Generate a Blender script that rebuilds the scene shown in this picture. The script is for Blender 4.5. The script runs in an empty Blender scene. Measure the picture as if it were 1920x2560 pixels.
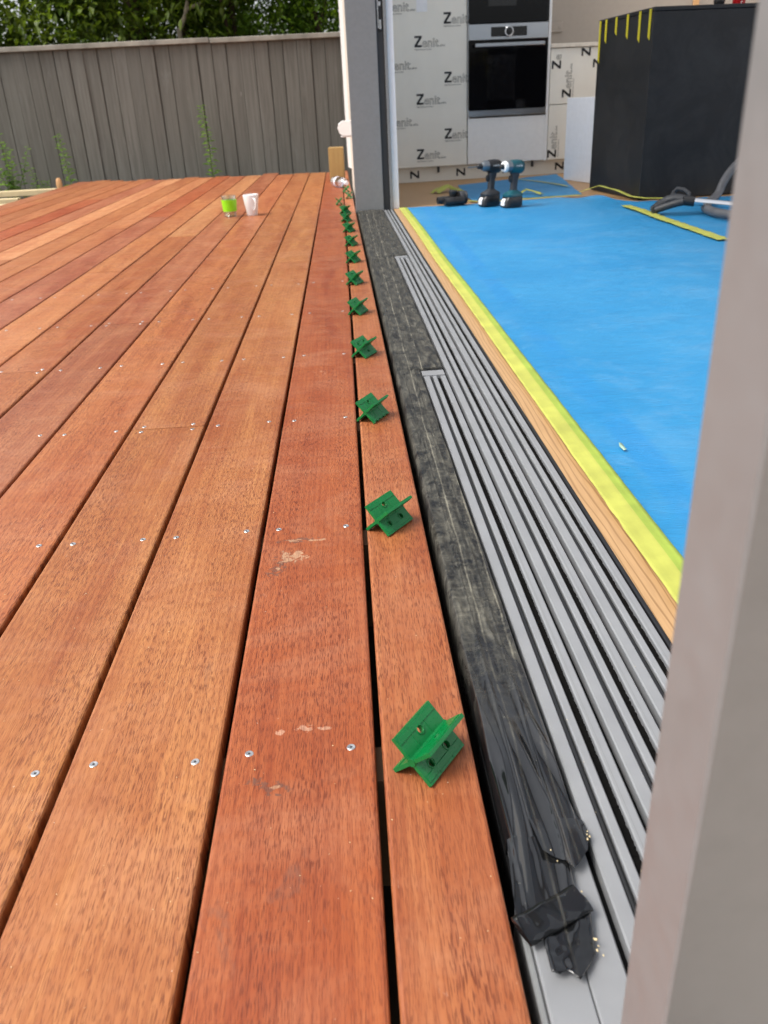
import bpy, bmesh, math, random
from mathutils import Vector, Matrix, noise
from mathutils.geometry import tessellate_polygon
random.seed(7)
R = math.radians
S = bpy.context.scene
COL = S.collection

# ---------------------------------------------------------------- camera
CAM_H, F_PX = 0.541, 2054.0
PITCH, ROLL, YAW = math.atan(1022.5 / 2054.0), R(2.9), R(1.57)
hd = Vector((math.sin(YAW), math.cos(YAW), 0)); rt = Vector((math.cos(YAW), -math.sin(YAW), 0)); upw = Vector((0, 0, 1))
fwd = hd * math.cos(PITCH) - upw * math.sin(PITCH)
up0 = hd * math.sin(PITCH) + upw * math.cos(PITCH)
cr = rt * math.cos(ROLL) - up0 * math.sin(ROLL)
cu = rt * math.sin(ROLL) + up0 * math.cos(ROLL)
cam_d = bpy.data.cameras.new('camera')
cam = bpy.data.objects.new('camera', cam_d); COL.objects.link(cam)
M = Matrix((cr, cu, -fwd)).transposed().to_4x4(); M.translation = Vector((0, 0, CAM_H))
cam.matrix_world = M
cam_d.sensor_fit = 'VERTICAL'; cam_d.sensor_height = 36.0; cam_d.lens = F_PX / 2560.0 * 36.0
cam_d.clip_start = 0.02; cam_d.clip_end = 600
cam_d.dof.use_dof = True; cam_d.dof.focus_distance = 1.05; cam_d.dof.aperture_fstop = 11.0
S.camera = cam
# ---------------------------------------------------------------- sky, sun, exposure
SUN_EL, SUN_AZ = R(56), R(-106)     # azimuth from +Y towards +X: the sun stands off the deck's left side
w = bpy.data.worlds.new('World'); S.world = w; w.use_nodes = True
nt = w.node_tree; nt.nodes.clear()
sky = nt.nodes.new('ShaderNodeTexSky'); sky.sky_type = 'NISHITA'; sky.sun_disc = False
sky.sun_elevation = SUN_EL; sky.sun_rotation = SUN_AZ; sky.air_density = 1.0; sky.dust_density = 4.0; sky.ozone_density = 1.0
hs = nt.nodes.new('ShaderNodeHueSaturation'); hs.inputs['Saturation'].default_value = 0.28
bg = nt.nodes.new('ShaderNodeBackground'); bg.inputs['Strength'].default_value = 0.15
out = nt.nodes.new('ShaderNodeOutputWorld')
nt.links.new(sky.outputs[0], hs.inputs['Color']); nt.links.new(hs.outputs[0], bg.inputs[0]); nt.links.new(bg.outputs[0], out.inputs[0])
sd = bpy.data.lights.new('sun', 'SUN'); sd.energy = 1.5; sd.angle = R(25); sd.color = (1.0, 0.96, 0.90)
sun = bpy.data.objects.new('sun', sd); COL.objects.link(sun)
sdir = Vector((math.sin(SUN_AZ) * math.cos(SUN_EL), math.cos(SUN_AZ) * math.cos(SUN_EL), math.sin(SUN_EL)))
sun.rotation_euler = sdir.to_track_quat('Z', 'Y').to_euler(); sun.location = sdir * 20
vs = S.view_settings; vs.view_transform = 'Standard'; vs.look = 'None'; vs.gamma = 1.0; vs.exposure = 0.80
S.cycles.max_bounces = 8; S.cycles.transparent_max_bounces = 16

# ---------------------------------------------------------------- materials
MATS = {}
class NT:
    def __init__(s, name):
        s.m = bpy.data.materials.new(name); s.m.use_nodes = True
        s.t = s.m.node_tree; s.b = s.t.nodes['Principled BSDF']; s.out = s.t.nodes['Material Output']
        MATS[name] = s.m
    def n(s, typ, **kw):
        o = s.t.nodes.new('ShaderNode' + typ)
        for k, v in kw.items():
            if hasattr(o, k): setattr(o, k, v)
            else: o.inputs[k].default_value = v
        return o
    def l(s, a, b): s.t.links.new(a, b)
    def coord(s, kind='Object', scale=(1, 1, 1), offset_random=False):
        c = s.n('TexCoord'); mp = s.n('Mapping'); mp.inputs['Scale'].default_value = scale
        src = c.outputs[kind]
        if offset_random:
            oi = s.n('ObjectInfo'); mu = s.n('Math', operation='MULTIPLY'); mu.inputs[1].default_value = 37.0
            s.l(oi.outputs['Random'], mu.inputs[0])
            ad = s.n('VectorMath', operation='ADD'); s.l(src, ad.inputs[0]); s.l(mu.outputs[0], ad.inputs[1]); src = ad.outputs[0]
        s.l(src, mp.inputs['Vector']); return mp.outputs[0]
    def noise(s, vec, scale=5, detail=3, rough=0.55, dist=0.0):
        o = s.n('TexNoise'); o.inputs['Scale'].default_value = scale; o.inputs['Detail'].default_value = detail
        o.inputs['Roughness'].default_value = rough; o.inputs['Distortion'].default_value = dist
        s.l(vec, o.inputs['Vector']); return o.outputs['Fac']
    def ramp(s, fac, stops):
        o = s.n('ValToRGB'); e = o.color_ramp.elements
        while len(e) < len(stops): e.new(0.5)
        for i, (p, c) in enumerate(stops):
            e[i].position = p; e[i].color = (c, c, c, 1) if not isinstance(c, tuple) else (*c, 1)
        s.l(fac, o.inputs[0]); return o.outputs[0]
    def mix(s, fac, a, b, mode='MIX'):
        o = s.n('Mix', data_type='RGBA', blend_type=mode)
        for v, i in ((fac, 0), (a, 6), (b, 7)):
            if isinstance(v, (int, float)): o.inputs[i].default_value = v
            elif isinstance(v, tuple): o.inputs[i].default_value = (*v, 1)
            else: s.l(v, o.inputs[i])
        return o.outputs[2]
    def math(s, op, a, b=None):
        o = s.n('Math', operation=op)
        for i, v in enumerate((a, b)):
            if v is None: continue
            if isinstance(v, (int, float)): o.inputs[i].default_value = v
            else: s.l(v, o.inputs[i])
        return o.outputs[0]
    def bump(s, h, strength=0.3, dist=0.002):
        o = s.n('Bump'); o.inputs['Strength'].default_value = strength; o.inputs['Distance'].default_value = dist
        s.l(h, o.inputs['Height']); s.l(o.outputs[0], s.b.inputs['Normal'])
    def col(s, v):
        if isinstance(v, tuple): s.b.inputs['Base Color'].default_value = (*v, 1)
        else: s.l(v, s.b.inputs['Base Color'])
    def set(s, **kw):
        for k, v in kw.items():
            k = k.replace('_', ' ')
            if isinstance(v, (int, float, tuple)): s.b.inputs[k].default_value = v
            else: s.l(v, s.b.inputs[k])
        return s

def plain(name, c, rough=0.5, metal=0.0, var=0.12, scale=30, bump=0.0, **kw):
    """a painted or moulded surface with slight uneven tone and gloss"""
    a = NT(name); v = a.coord()
    f = a.noise(v, scale, 4, 0.6)
    a.col(a.mix(a.ramp(f, [(0.3, 0.0), (0.7, 1.0)]), tuple(x * (1 - var) for x in c), tuple(min(1, x * (1 + var)) for x in c)))
    r = a.ramp(f, [(0.3, max(0, rough - 0.08)), (0.7, min(1, rough + 0.08))])
    a.set(Roughness=r, Metallic=metal, **kw)
    if bump: a.bump(a.noise(v, scale * 6, 3), bump, 0.001)
    return a.m

def deck_wood(name, marks=()):
    a = NT(name)
    oi = a.n('ObjectInfo')
    v = a.coord(scale=(1, 1, 1), offset_random=True)
    def mp(sx, sy):
        m = a.n('Mapping'); m.inputs['Scale'].default_value = (sx, sy, 1); a.l(v, m.inputs['Vector']); return m.outputs[0]
    base = oi.outputs['Color']
    # broad tone: bands along the board, redder and yellower
    big = a.noise(mp(9, 0.9), 1.0, 4, 0.6, 0.4)
    c = a.mix(a.ramp(big, [(0.30, 1.0), (0.66, 0.0)]), base, a.mix(1.0, base, (0.72, 0.50, 0.42), 'MULTIPLY'))
    mid = a.noise(mp(30, 3.0), 1.0, 4, 0.6, 0.5)
    c = a.mix(a.ramp(mid, [(0.45, 0.0), (0.75, 0.55)]), c, a.mix(1.0, base, (1.22, 1.32, 1.25), 'MULTIPLY'))
    # mottle across the board
    mot = a.noise(mp(14, 20), 1.0, 5, 0.65, 0.3)
    c = a.mix(a.ramp(mot, [(0.48, 0.0), (0.72, 0.45)]), c, a.mix(1.0, c, (0.80, 0.66, 0.60), 'MULTIPLY'))
    # long grain
    gr = a.noise(mp(330, 9), 1.0, 3, 0.6, 0.6)
    c = a.mix(a.ramp(gr, [(0.40, 0.38), (0.58, 0.0)]), c, a.mix(1.0, c, (0.66, 0.50, 0.44), 'MULTIPLY'))
    # walked-in dust, in broad cross-wise patches
    du = a.noise(mp(5, 9), 1.0, 6, 0.7, 0.6)
    c = a.mix(a.ramp(du, [(0.46, 0.0), (0.76, 0.30)]), c, (0.52, 0.27, 0.155))
    # pores: short dark dashes along the grain, in patches
    po = a.noise(mp(1050, 80), 1.0, 1.5, 0.5, 0.35)
    dens = a.ramp(a.noise(mp(22, 3.2), 1.0, 3), [(0.34, 0.45), (0.60, 1.0)])
    pm = a.math('MULTIPLY', a.ramp(po, [(0.51, 0.0), (0.61, 1.0)]), dens)
    c = a.mix(a.math('MULTIPLY', pm, 0.74), c, a.mix(1.0, base, (0.26, 0.13, 0.10), 'MULTIPLY'))
    # flowing figure
    wv = a.n('TexWave', wave_type='BANDS', bands_direction='X'); wv.inputs['Scale'].default_value = 1.0; wv.inputs['Distortion'].default_value = 7.0; wv.inputs['Detail'].default_value = 3; wv.inputs['Detail Scale'].default_value = 0.8
    a.l(mp(34, 1.7), wv.inputs['Vector'])
    c = a.mix(a.ramp(wv.outputs['Fac'], [(0.15, 0.34), (0.55, 0.0)]), c, a.mix(1.0, c, (0.74, 0.60, 0.55), 'MULTIPLY'))
    # grey weather smudges and pale dust scuffs
    sm = a.ramp(a.noise(mp(16, 7), 1.0, 5, 0.7, 0.8), [(0.66, 0.0), (0.80, 0.55)])
    c = a.mix(sm, c, (0.13, 0.075, 0.055))
    sc = a.ramp(a.noise(mp(60, 18), 1.0, 5, 0.75, 1.5), [(0.66, 0.0), (0.76, 0.42)])
    c = a.mix(sc, c, (0.50, 0.33, 0.24))
    sp = a.ramp(a.noise(mp(260, 240), 1.0, 1), [(0.80, 0.0), (0.83, 0.75)])
    c = a.mix(sp, c, (0.62, 0.50, 0.38))
    # shaped stains and glue marks at given places (world coordinates)
    if marks:
        g = a.n('NewGeometry')
        for (x, y, rx, ry, rot, th, colr) in marks:
            m = a.n('Mapping', vector_type='TEXTURE'); m.inputs['Location'].default_value = (x, y, 0); m.inputs['Rotation'].default_value = (0, 0, rot)
            m.inputs['Scale'].default_value = (rx, ry, 1); a.l(g.outputs['Position'], m.inputs['Vector'])
            sep = a.n('SeparateXYZ'); a.l(m.outputs[0], sep.inputs[0])
            d2 = a.math('ADD', a.math('MULTIPLY', sep.outputs[0], sep.outputs[0]), a.math('MULTIPLY', sep.outputs[1], sep.outputs[1]))
            nn = a.noise(g.outputs['Position'], 95, 3, 0.6, 0.8)
            k = a.math('SUBTRACT', nn, a.math('MULTIPLY', d2, 0.22))
            c = a.mix(a.math('MULTIPLY', a.ramp(k, [(th, 0.0), (th + 0.06, 0.80)]), a.ramp(po, [(0.40, 1.0), (0.62, 0.45)])), c, colr)
    a.col(c)
    a.set(Roughness=a.ramp(mot, [(0.3, 0.36), (0.7, 0.56)]))
    a.b.inputs['Specular IOR Level'].default_value = 0.42
    hgt = a.math('SUBTRACT', a.math('MULTIPLY', gr, 0.5), pm)
    a.bump(hgt, 0.30, 0.0006)
    return a.m

deck_wood('deck_timber')
GL = (0.50, 0.29, 0.165); DK = (0.10, 0.055, 0.04); PALE = (0.50, 0.29, 0.19)
deck_wood('deck_timber_marked', [(-0.100, 0.970, .034, .022, 0.5, .42, DK), (-0.092, 1.016, .040, .008, 0.05, .38, DK), (-0.121, 0.932, .012, .024, -0.6, .38, DK),
    (-0.097, 0.972, .024, .020, 0.4, .40, GL), (-0.100, 1.016, .018, .0050, 0.1, .40, GL), (-0.069, 1.014, .020, .0042, 0, .40, GL), (-0.117, 0.940, .005, .007, -0.5, .44, GL), (-0.078, 0.966, .008, .004, 0.6, .42, GL),
    (-0.072, 0.625, .014, .010, 0.2, .44, PALE), (-0.095, 0.622, .009, .006, 0, .45, PALE), (-0.052, 0.625, .009, .004, 0, .44, PALE), (-0.100, 0.553, .026, .011, -0.3, .42, DK), (-0.094, 0.551, .010, .004, -0.4, .43, GL),
    (-0.081, 1.814, .030, .045, 0, .54, PALE)])
plain('joist_timber', (0.16, 0.10, 0.055), 0.8)
plain('screw_steel', (0.66, 0.66, 0.66), 0.34, 1.0); plain('screw_recess', (0.03, 0.028, 0.026), 0.6)
plain('grey_aluminium', (0.200, 0.205, 0.206), 0.36, 0.0, 0.05, 60); plain('rail_aluminium', (0.255, 0.260, 0.268), 0.36, 0.10, 0.07, 14)
plain('dark_frame', (0.045, 0.048, 0.052), 0.45); plain('steel', (0.55, 0.55, 0.56), 0.25, 1.0); plain('rubber', (0.007, 0.007, 0.008), 0.40)
plain('brush_pile', (0.007, 0.0065, 0.006), 0.95, 0, 0.4, 900, 1.0, Specular_IOR_Level=0.1); plain('groove_black', (0.006, 0.006, 0.0065), 0.7, Specular_IOR_Level=0.15)
plain('cream_paint', (0.66, 0.60, 0.51), 0.6); plain('white_paint', (0.80, 0.81, 0.82), 0.5, var=0.04); plain('taupe_paint', (0.37, 0.32, 0.27), 0.7, var=0.04)
plain('ceiling_paint', (0.80, 0.79, 0.77), 0.8, var=0.03)
plain('cabinet_film', (0.80, 0.775, 0.69), 0.42, var=0.03, scale=6); plain('cabinet_white', (0.82, 0.815, 0.79), 0.38, var=0.03)
plain('white_board', (0.80, 0.82, 0.86), 0.45, var=0.04); plain('ink', (0.012, 0.012, 0.012), 0.5); plain('ink_grey', (0.035, 0.035, 0.033), 0.5)
plain('oven_glass', (0.003, 0.003, 0.004), 0.05, var=0.0, Specular_IOR_Level=0.22); plain('oven_steel', (0.42, 0.44, 0.46), 0.34, 1.0, 0.02, 4); plain('display_black', (0.005, 0.005, 0.006), 0.12)
plain('tape_green', (0.29, 0.38, 0.050), 0.6, var=0.16, scale=18, bump=0.4); plain('tape_yellow', (0.40, 0.41, 0.075), 0.6, var=0.14, scale=18, bump=0.4); plain('tape_bright', (0.60, 0.52, 0.015), 0.55, var=0.08)
plain('black_plastic', (0.014, 0.014, 0.015), 0.38); plain('teal_plastic', (0.005, 0.075, 0.095), 0.36); plain('grey_metal', (0.20, 0.22, 0.24), 0.35, 0.9); plain('label_white', (0.75, 0.75, 0.74), 0.5)
plain('charcoal_grip', (0.028, 0.030, 0.034), 0.5); plain('hose_grey', (0.10, 0.10, 0.105), 0.45); plain('chrome', (0.80, 0.80, 0.80), 0.10, 1.0, 0.03)
plain('ceramic_white', (0.80, 0.79, 0.78), 0.16, var=0.02); plain('lime_silicone', (0.26, 0.66, 0.002), 0.45, var=0.05)
plain('red_can', (0.50, 0.012, 0.015), 0.25, 0.3); plain('blue_cap', (0.75, 0.77, 0.85), 0.4); plain('stem', (0.12, 0.17, 0.035), 0.6)
plain('pine_pale', (0.62, 0.50, 0.29), 0.6, var=0.12, scale=12); plain('wood_chip', (0.60, 0.33, 0.14), 0.6)
plain('soil', (0.05, 0.038, 0.026), 0.95, 0, 0.35, 14, 0.8)
plain('scrap', (0.30, 0.44, 0.34), 0.5)
# clip plastic: slightly translucent moulding
a = NT('green_plastic'); v = a.coord()
a.col(a.mix(a.noise(v, 70, 3), (0.000, 0.165, 0.036), (0.002, 0.225, 0.054)))
bv = a.n('Bevel', samples=3); bv.inputs['Radius'].default_value = 0.0007; a.l(bv.outputs[0], a.b.inputs['Normal'])
a.set(Roughness=a.ramp(a.noise(v, 160, 3), [(0.3, 0.24), (0.7, 0.38)])); a.b.inputs['Transmission Weight'].default_value = 0.0
tr = a.n('BsdfTranslucent'); tr.inputs[0].default_value = (0.0, 0.42, 0.07, 1); ms = a.n('MixShader'); ms.inputs[0].default_value = 0.22
a.l(a.b.outputs[0], ms.inputs[1]); a.l(tr.outputs[0], ms.inputs[2]); a.l(ms.outputs[0], a.out.inputs[0])
# black membrane with dust
a = NT('black_membrane'); v = a.coord()
m2 = a.n('Mapping'); m2.inputs['Scale'].default_value = (55, 16, 20); a.l(v, m2.inputs['Vector'])
m3 = a.n('Mapping'); m3.inputs['Scale'].default_value = (26, 110, 20); a.l(v, m3.inputs['Vector'])
m5 = a.n('Mapping'); m5.inputs['Scale'].default_value = (30, 260, 20); a.l(v, m5.inputs['Vector'])
d1 = a.noise(m2.outputs[0], 1.0, 7, 0.75, 0.6); d2 = a.noise(m3.outputs[0], 1.0, 6, 0.78, 0.5); d3 = a.noise(m5.outputs[0], 1.0, 5, 0.7, 0.4)
sep = a.n('SeparateXYZ'); a.l(v, sep.inputs[0])
far = a.ramp(a.math('MULTIPLY', a.math('ADD', sep.outputs[1], a.math('MULTIPLY', d1, 0.25)), 0.5), [(0.36, 0.0), (0.47, 1.0)])      # swept clean near the torn end
dust = a.math('MULTIPLY', a.math('ADD', a.ramp(d1, [(0.42, 0.0), (0.70, 0.62)]), a.math('ADD', a.ramp(d2, [(0.50, 0.0), (0.74, 0.50)]), a.ramp(d3, [(0.56, 0.0), (0.70, 0.25)]))), a.math('ADD', a.math('MULTIPLY', far, 0.72), 0.03))
spk = a.ramp(a.noise(v, 420, 1), [(0.78, 0.0), (0.80, 0.6)])
# dust gathered along the two pressed folds
wob = a.math('MULTIPLY', a.math('SUBTRACT', a.noise(v, 4.0, 2), 0.5), 0.012)
for x0_, sl_ in ((0.1265, 0.010), (0.1500, 0.0125)):
    dx = a.math('ABSOLUTE', a.math('SUBTRACT', a.math('ADD', sep.outputs[0], wob), a.math('ADD', a.math('MULTIPLY', sep.outputs[1], sl_), x0_)))
    ln = a.ramp(a.math('MULTIPLY', dx, 100.0), [(0.03, 0.75), (0.16, 0.0)])
    dust = a.math('ADD', dust, a.math('MULTIPLY', a.math('MULTIPLY', ln, a.ramp(d1, [(0.35, 0.1), (0.6, 1.0)])), a.math('ADD', a.math('MULTIPLY', far, 0.7), 0.2)))
dust = a.math('MINIMUM', a.math('ADD', dust, spk), 0.85)
a.col(a.mix(dust, (0.0065, 0.007, 0.008), (0.215, 0.20, 0.155)))
a.l(a.math('SUBTRACT', 0.75, a.math('MULTIPLY', far, 0.35)), a.b.inputs['Specular IOR Level'])
a.set(Roughness=a.math('MINIMUM', a.math('ADD', a.math('MULTIPLY', dust, 0.7), a.math('ADD', a.math('MULTIPLY', far, 0.26), 0.09)), 0.8))
bp = a.n('Bump'); bp.inputs['Distance'].default_value = 0.0014; a.l(a.math('ADD', a.math('MULTIPLY', far, 0.55), 0.02), bp.inputs['Strength'])
a.l(a.math('ADD', a.math('MULTIPLY', d3, 0.9), a.math('ADD', d2, a.math('MULTIPLY', a.noise(v, 120, 4, 0.6), 0.5))), bp.inputs['Height']); a.l(bp.outputs[0], a.b.inputs['Normal'])
# blue protective film
a = NT('blue_film'); v = a.coord()
m2 = a.n('Mapping'); m2.inputs['Scale'].default_value = (9, 26, 1); a.l(v, m2.inputs['Vector'])
n1 = a.noise(v, 1.7, 5, 0.6); n2 = a.noise(m2.outputs[0], 1.0, 5, 0.65, 0.5); n3 = a.noise(v, 9, 6, 0.7, 0.4)
c = a.mix(a.ramp(n1, [(0.35, 0.0), (0.65, 1.0)]), (0.008, 0.195, 0.430), (0.024, 0.230, 0.465))
c = a.mix(a.ramp(n3, [(0.58, 0.0), (0.80, 0.30)]), c, (0.20, 0.37, 0.55))
c = a.mix(a.ramp(n2, [(0.25, 0.35), (0.45, 0.0)]), c, (0.004, 0.15, 0.38))
n5 = a.noise(v, 2.6, 7, 0.75, 0.3); c = a.mix(a.ramp(n5, [(0.50, 0.0), (0.74, 0.34)]), c, (0.16, 0.33, 0.50))            # boot dust
n6 = a.noise(v, 22, 5, 0.8, 1.6); c = a.mix(a.ramp(n6, [(0.66, 0.0), (0.76, 0.38)]), c, (0.28, 0.40, 0.50))               # scuffs
sp_ = a.n('SeparateXYZ'); a.l(v, sp_.inputs[0])                                                                            # darker blue strip running beside the sill tape
ds = a.math('ABSOLUTE', a.math('SUBTRACT', a.math('ADD', sp_.outputs[0], a.math('MULTIPLY', sp_.outputs[1], 0.004)), a.math('ADD', 0.462, a.math('MULTIPLY', n1, 0.02))))
c = a.mix(a.math('MULTIPLY', a.ramp(a.math('MULTIPLY', ds, 10.0), [(0.20, 0.55), (0.34, 0.0)]), a.ramp(n1, [(0.36, 0.0), (0.5, 1.0)])), c, (0.004, 0.190, 0.47))
a.col(c); a.set(Roughness=a.ramp(n2, [(0.3, 0.42), (0.7, 0.60)]))
m4 = a.n('Mapping'); m4.inputs['Scale'].default_value = (55, 240, 1); a.l(v, m4.inputs['Vector'])
a.bump(a.math('ADD', a.noise(m4.outputs[0], 1.0, 3, 0.6, 0.8), a.math('MULTIPLY', n2, 2.6)), 0.9, 0.0018)
# oak floor
a = NT('oak_floor'); v = a.coord()
m2 = a.n('Mapping'); m2.inputs['Scale'].default_value = (14, 1.6, 1); a.l(v, m2.inputs['Vector'])
wv = a.n('TexWave', wave_type='BANDS', bands_direction='X'); wv.inputs['Scale'].default_value = 2.6; wv.inputs['Distortion'].default_value = 9; wv.inputs['Detail'].default_value = 2; wv.inputs['Detail Scale'].default_value = 0.7
a.l(m2.outputs[0], wv.inputs['Vector'])
m3 = a.n('Mapping'); m3.inputs['Scale'].default_value = (300, 14, 1); a.l(v, m3.inputs['Vector'])
c = a.mix(a.ramp(wv.outputs['Fac'], [(0.02, 1.0), (0.22, 0.0)]), (0.47, 0.285, 0.135), (0.30, 0.165, 0.07))
c = a.mix(a.ramp(a.noise(m3.outputs[0], 1, 3), [(0.42, 0.25), (0.56, 0.0)]), c, (0.32, 0.18, 0.08))
a.col(c); a.set(Roughness=0.5)
# island board
a = NT('island_board'); v = a.coord()
n1 = a.noise(v, 4, 6, 0.7, 0.6); m2 = a.n('Mapping'); m2.inputs['Scale'].default_value = (8, 8, 90); a.l(v, m2.inputs['Vector'])
a.col(a.mix(a.ramp(n1, [(0.42, 0.0), (0.75, 1.0)]), (0.0075, 0.0080, 0.0095), (0.026, 0.0265, 0.027)))
a.set(Roughness=a.ramp(n1, [(0.3, 0.38), (0.7, 0.55)])); a.b.inputs['Specular IOR Level'].default_value = 0.30; a.bump(a.noise(m2.outputs[0], 1, 3), 0.05, 0.001)
# fence timber
a = NT('fence_timber'); v = a.coord(offset_random=True); oi = a.n('ObjectInfo')
m2 = a.n('Mapping'); m2.inputs['Scale'].default_value = (40, 40, 1.6); a.l(v, m2.inputs['Vector'])
m3 = a.n('Mapping'); m3.inputs['Scale'].default_value = (10, 10, 2.2); a.l(v, m3.inputs['Vector'])
c = a.mix(oi.outputs['Random'], (0.142, 0.135, 0.116), (0.176, 0.167, 0.145))
c = a.mix(a.ramp(a.noise(m2.outputs[0], 1, 5, 0.65, 0.5), [(0.36, 0.6), (0.60, 0.0)]), c, (0.090, 0.084, 0.070))
c = a.mix(a.ramp(a.noise(m3.outputs[0], 1, 5, 0.7, 1.0), [(0.56, 0.0), (0.80, 0.55)]), c, (0.225, 0.223, 0.207))
c = a.mix(a.ramp(a.noise(m3.outputs[0], 2.6, 3, 0.7, 1.0), [(0.72, 0.0), (0.80, 0.6)]), c, (0.40, 0.40, 0.38))
a.col(c); a.set(Roughness=0.85); a.bump(a.noise(m2.outputs[0], 2, 4), 0.3, 0.003)
plain('fence_cap', (0.28, 0.26, 0.22), 0.85, 0, 0.35, 5, 0.4)
# treated post
a = NT('treated_post'); v = a.coord(); m2 = a.n('Mapping'); m2.inputs['Scale'].default_value = (60, 60, 4); a.l(v, m2.inputs['Vector'])
a.col(a.mix(a.noise(m2.outputs[0], 1, 4), (0.26, 0.155, 0.045), (0.40, 0.26, 0.095))); a.set(Roughness=0.7)
plain('bark', (0.085, 0.055, 0.038), 0.95, 0, 0.4, 25, 0.8); plain('bark_pale', (0.20, 0.17, 0.12), 0.9, 0, 0.3, 25, 0.6)
def leafmat(name, dark, light, trl, scale=3.0):
    a = NT(name); g = a.n('NewGeometry'); 
    n1 = a.noise(g.outputs['Position'], scale, 3); n2 = a.noise(g.outputs['Position'], 37, 1)
    c = a.mix(a.ramp(n1, [(0.38, 0.0), (0.64, 1.0)]), dark, light)
    c = a.mix(a.ramp(n2, [(0.50, 0.0), (0.72, 0.5)]), c, tuple(x * 1.6 for x in light))
    a.col(c); a.set(Roughness=0.42)
    tr = a.n('BsdfTranslucent'); a.l(a.mix(1.0, c, trl, 'MULTIPLY'), tr.inputs[0]); ms = a.n('MixShader'); ms.inputs[0].default_value = 0.45
    a.l(a.b.outputs[0], ms.inputs[1]); a.l(tr.outputs[0], ms.inputs[2]); a.l(ms.outputs[0], a.out.inputs[0])
    return a.m
leafmat('leaf_broad', (0.050, 0.095, 0.014), (0.150, 0.205, 0.026), (1.5, 1.5, 0.6)); leafmat('leaf_hedge', (0.050, 0.110, 0.012), (0.145, 0.225, 0.022), (1.5, 1.6, 0.6), 4.0)
leafmat('leaf_weed', (0.12, 0.24, 0.045), (0.20, 0.32, 0.07), (1.3, 1.4, 0.6), 8.0); leafmat('grass_blade', (0.05, 0.10, 0.02), (0.10, 0.16, 0.04), (1, 1, 1))
def glassy(name, tint, gloss=0.10):
    a = NT(name); t = a.n('BsdfTransparent'); t.inputs[0].default_value = (*tint, 1); gl = a.n('BsdfGlossy'); gl.inputs['Roughness'].default_value = 0.06
    fr = a.n('LayerWeight'); fr.inputs[0].default_value = 0.35
    ms = a.n('MixShader'); a.l(a.math('ADD', a.math('MULTIPLY', fr.outputs['Facing'], 0.55), gloss), ms.inputs[0]); a.l(t.outputs[0], ms.inputs[1]); a.l(gl.outputs[0], ms.inputs[2]); a.l(ms.outputs[0], a.out.inputs[0])
    return a.m
glassy('clear_glass', (0.92, 0.95, 0.92)); glassy('clear_plastic', (0.88, 0.91, 0.96), 0.16)

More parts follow.
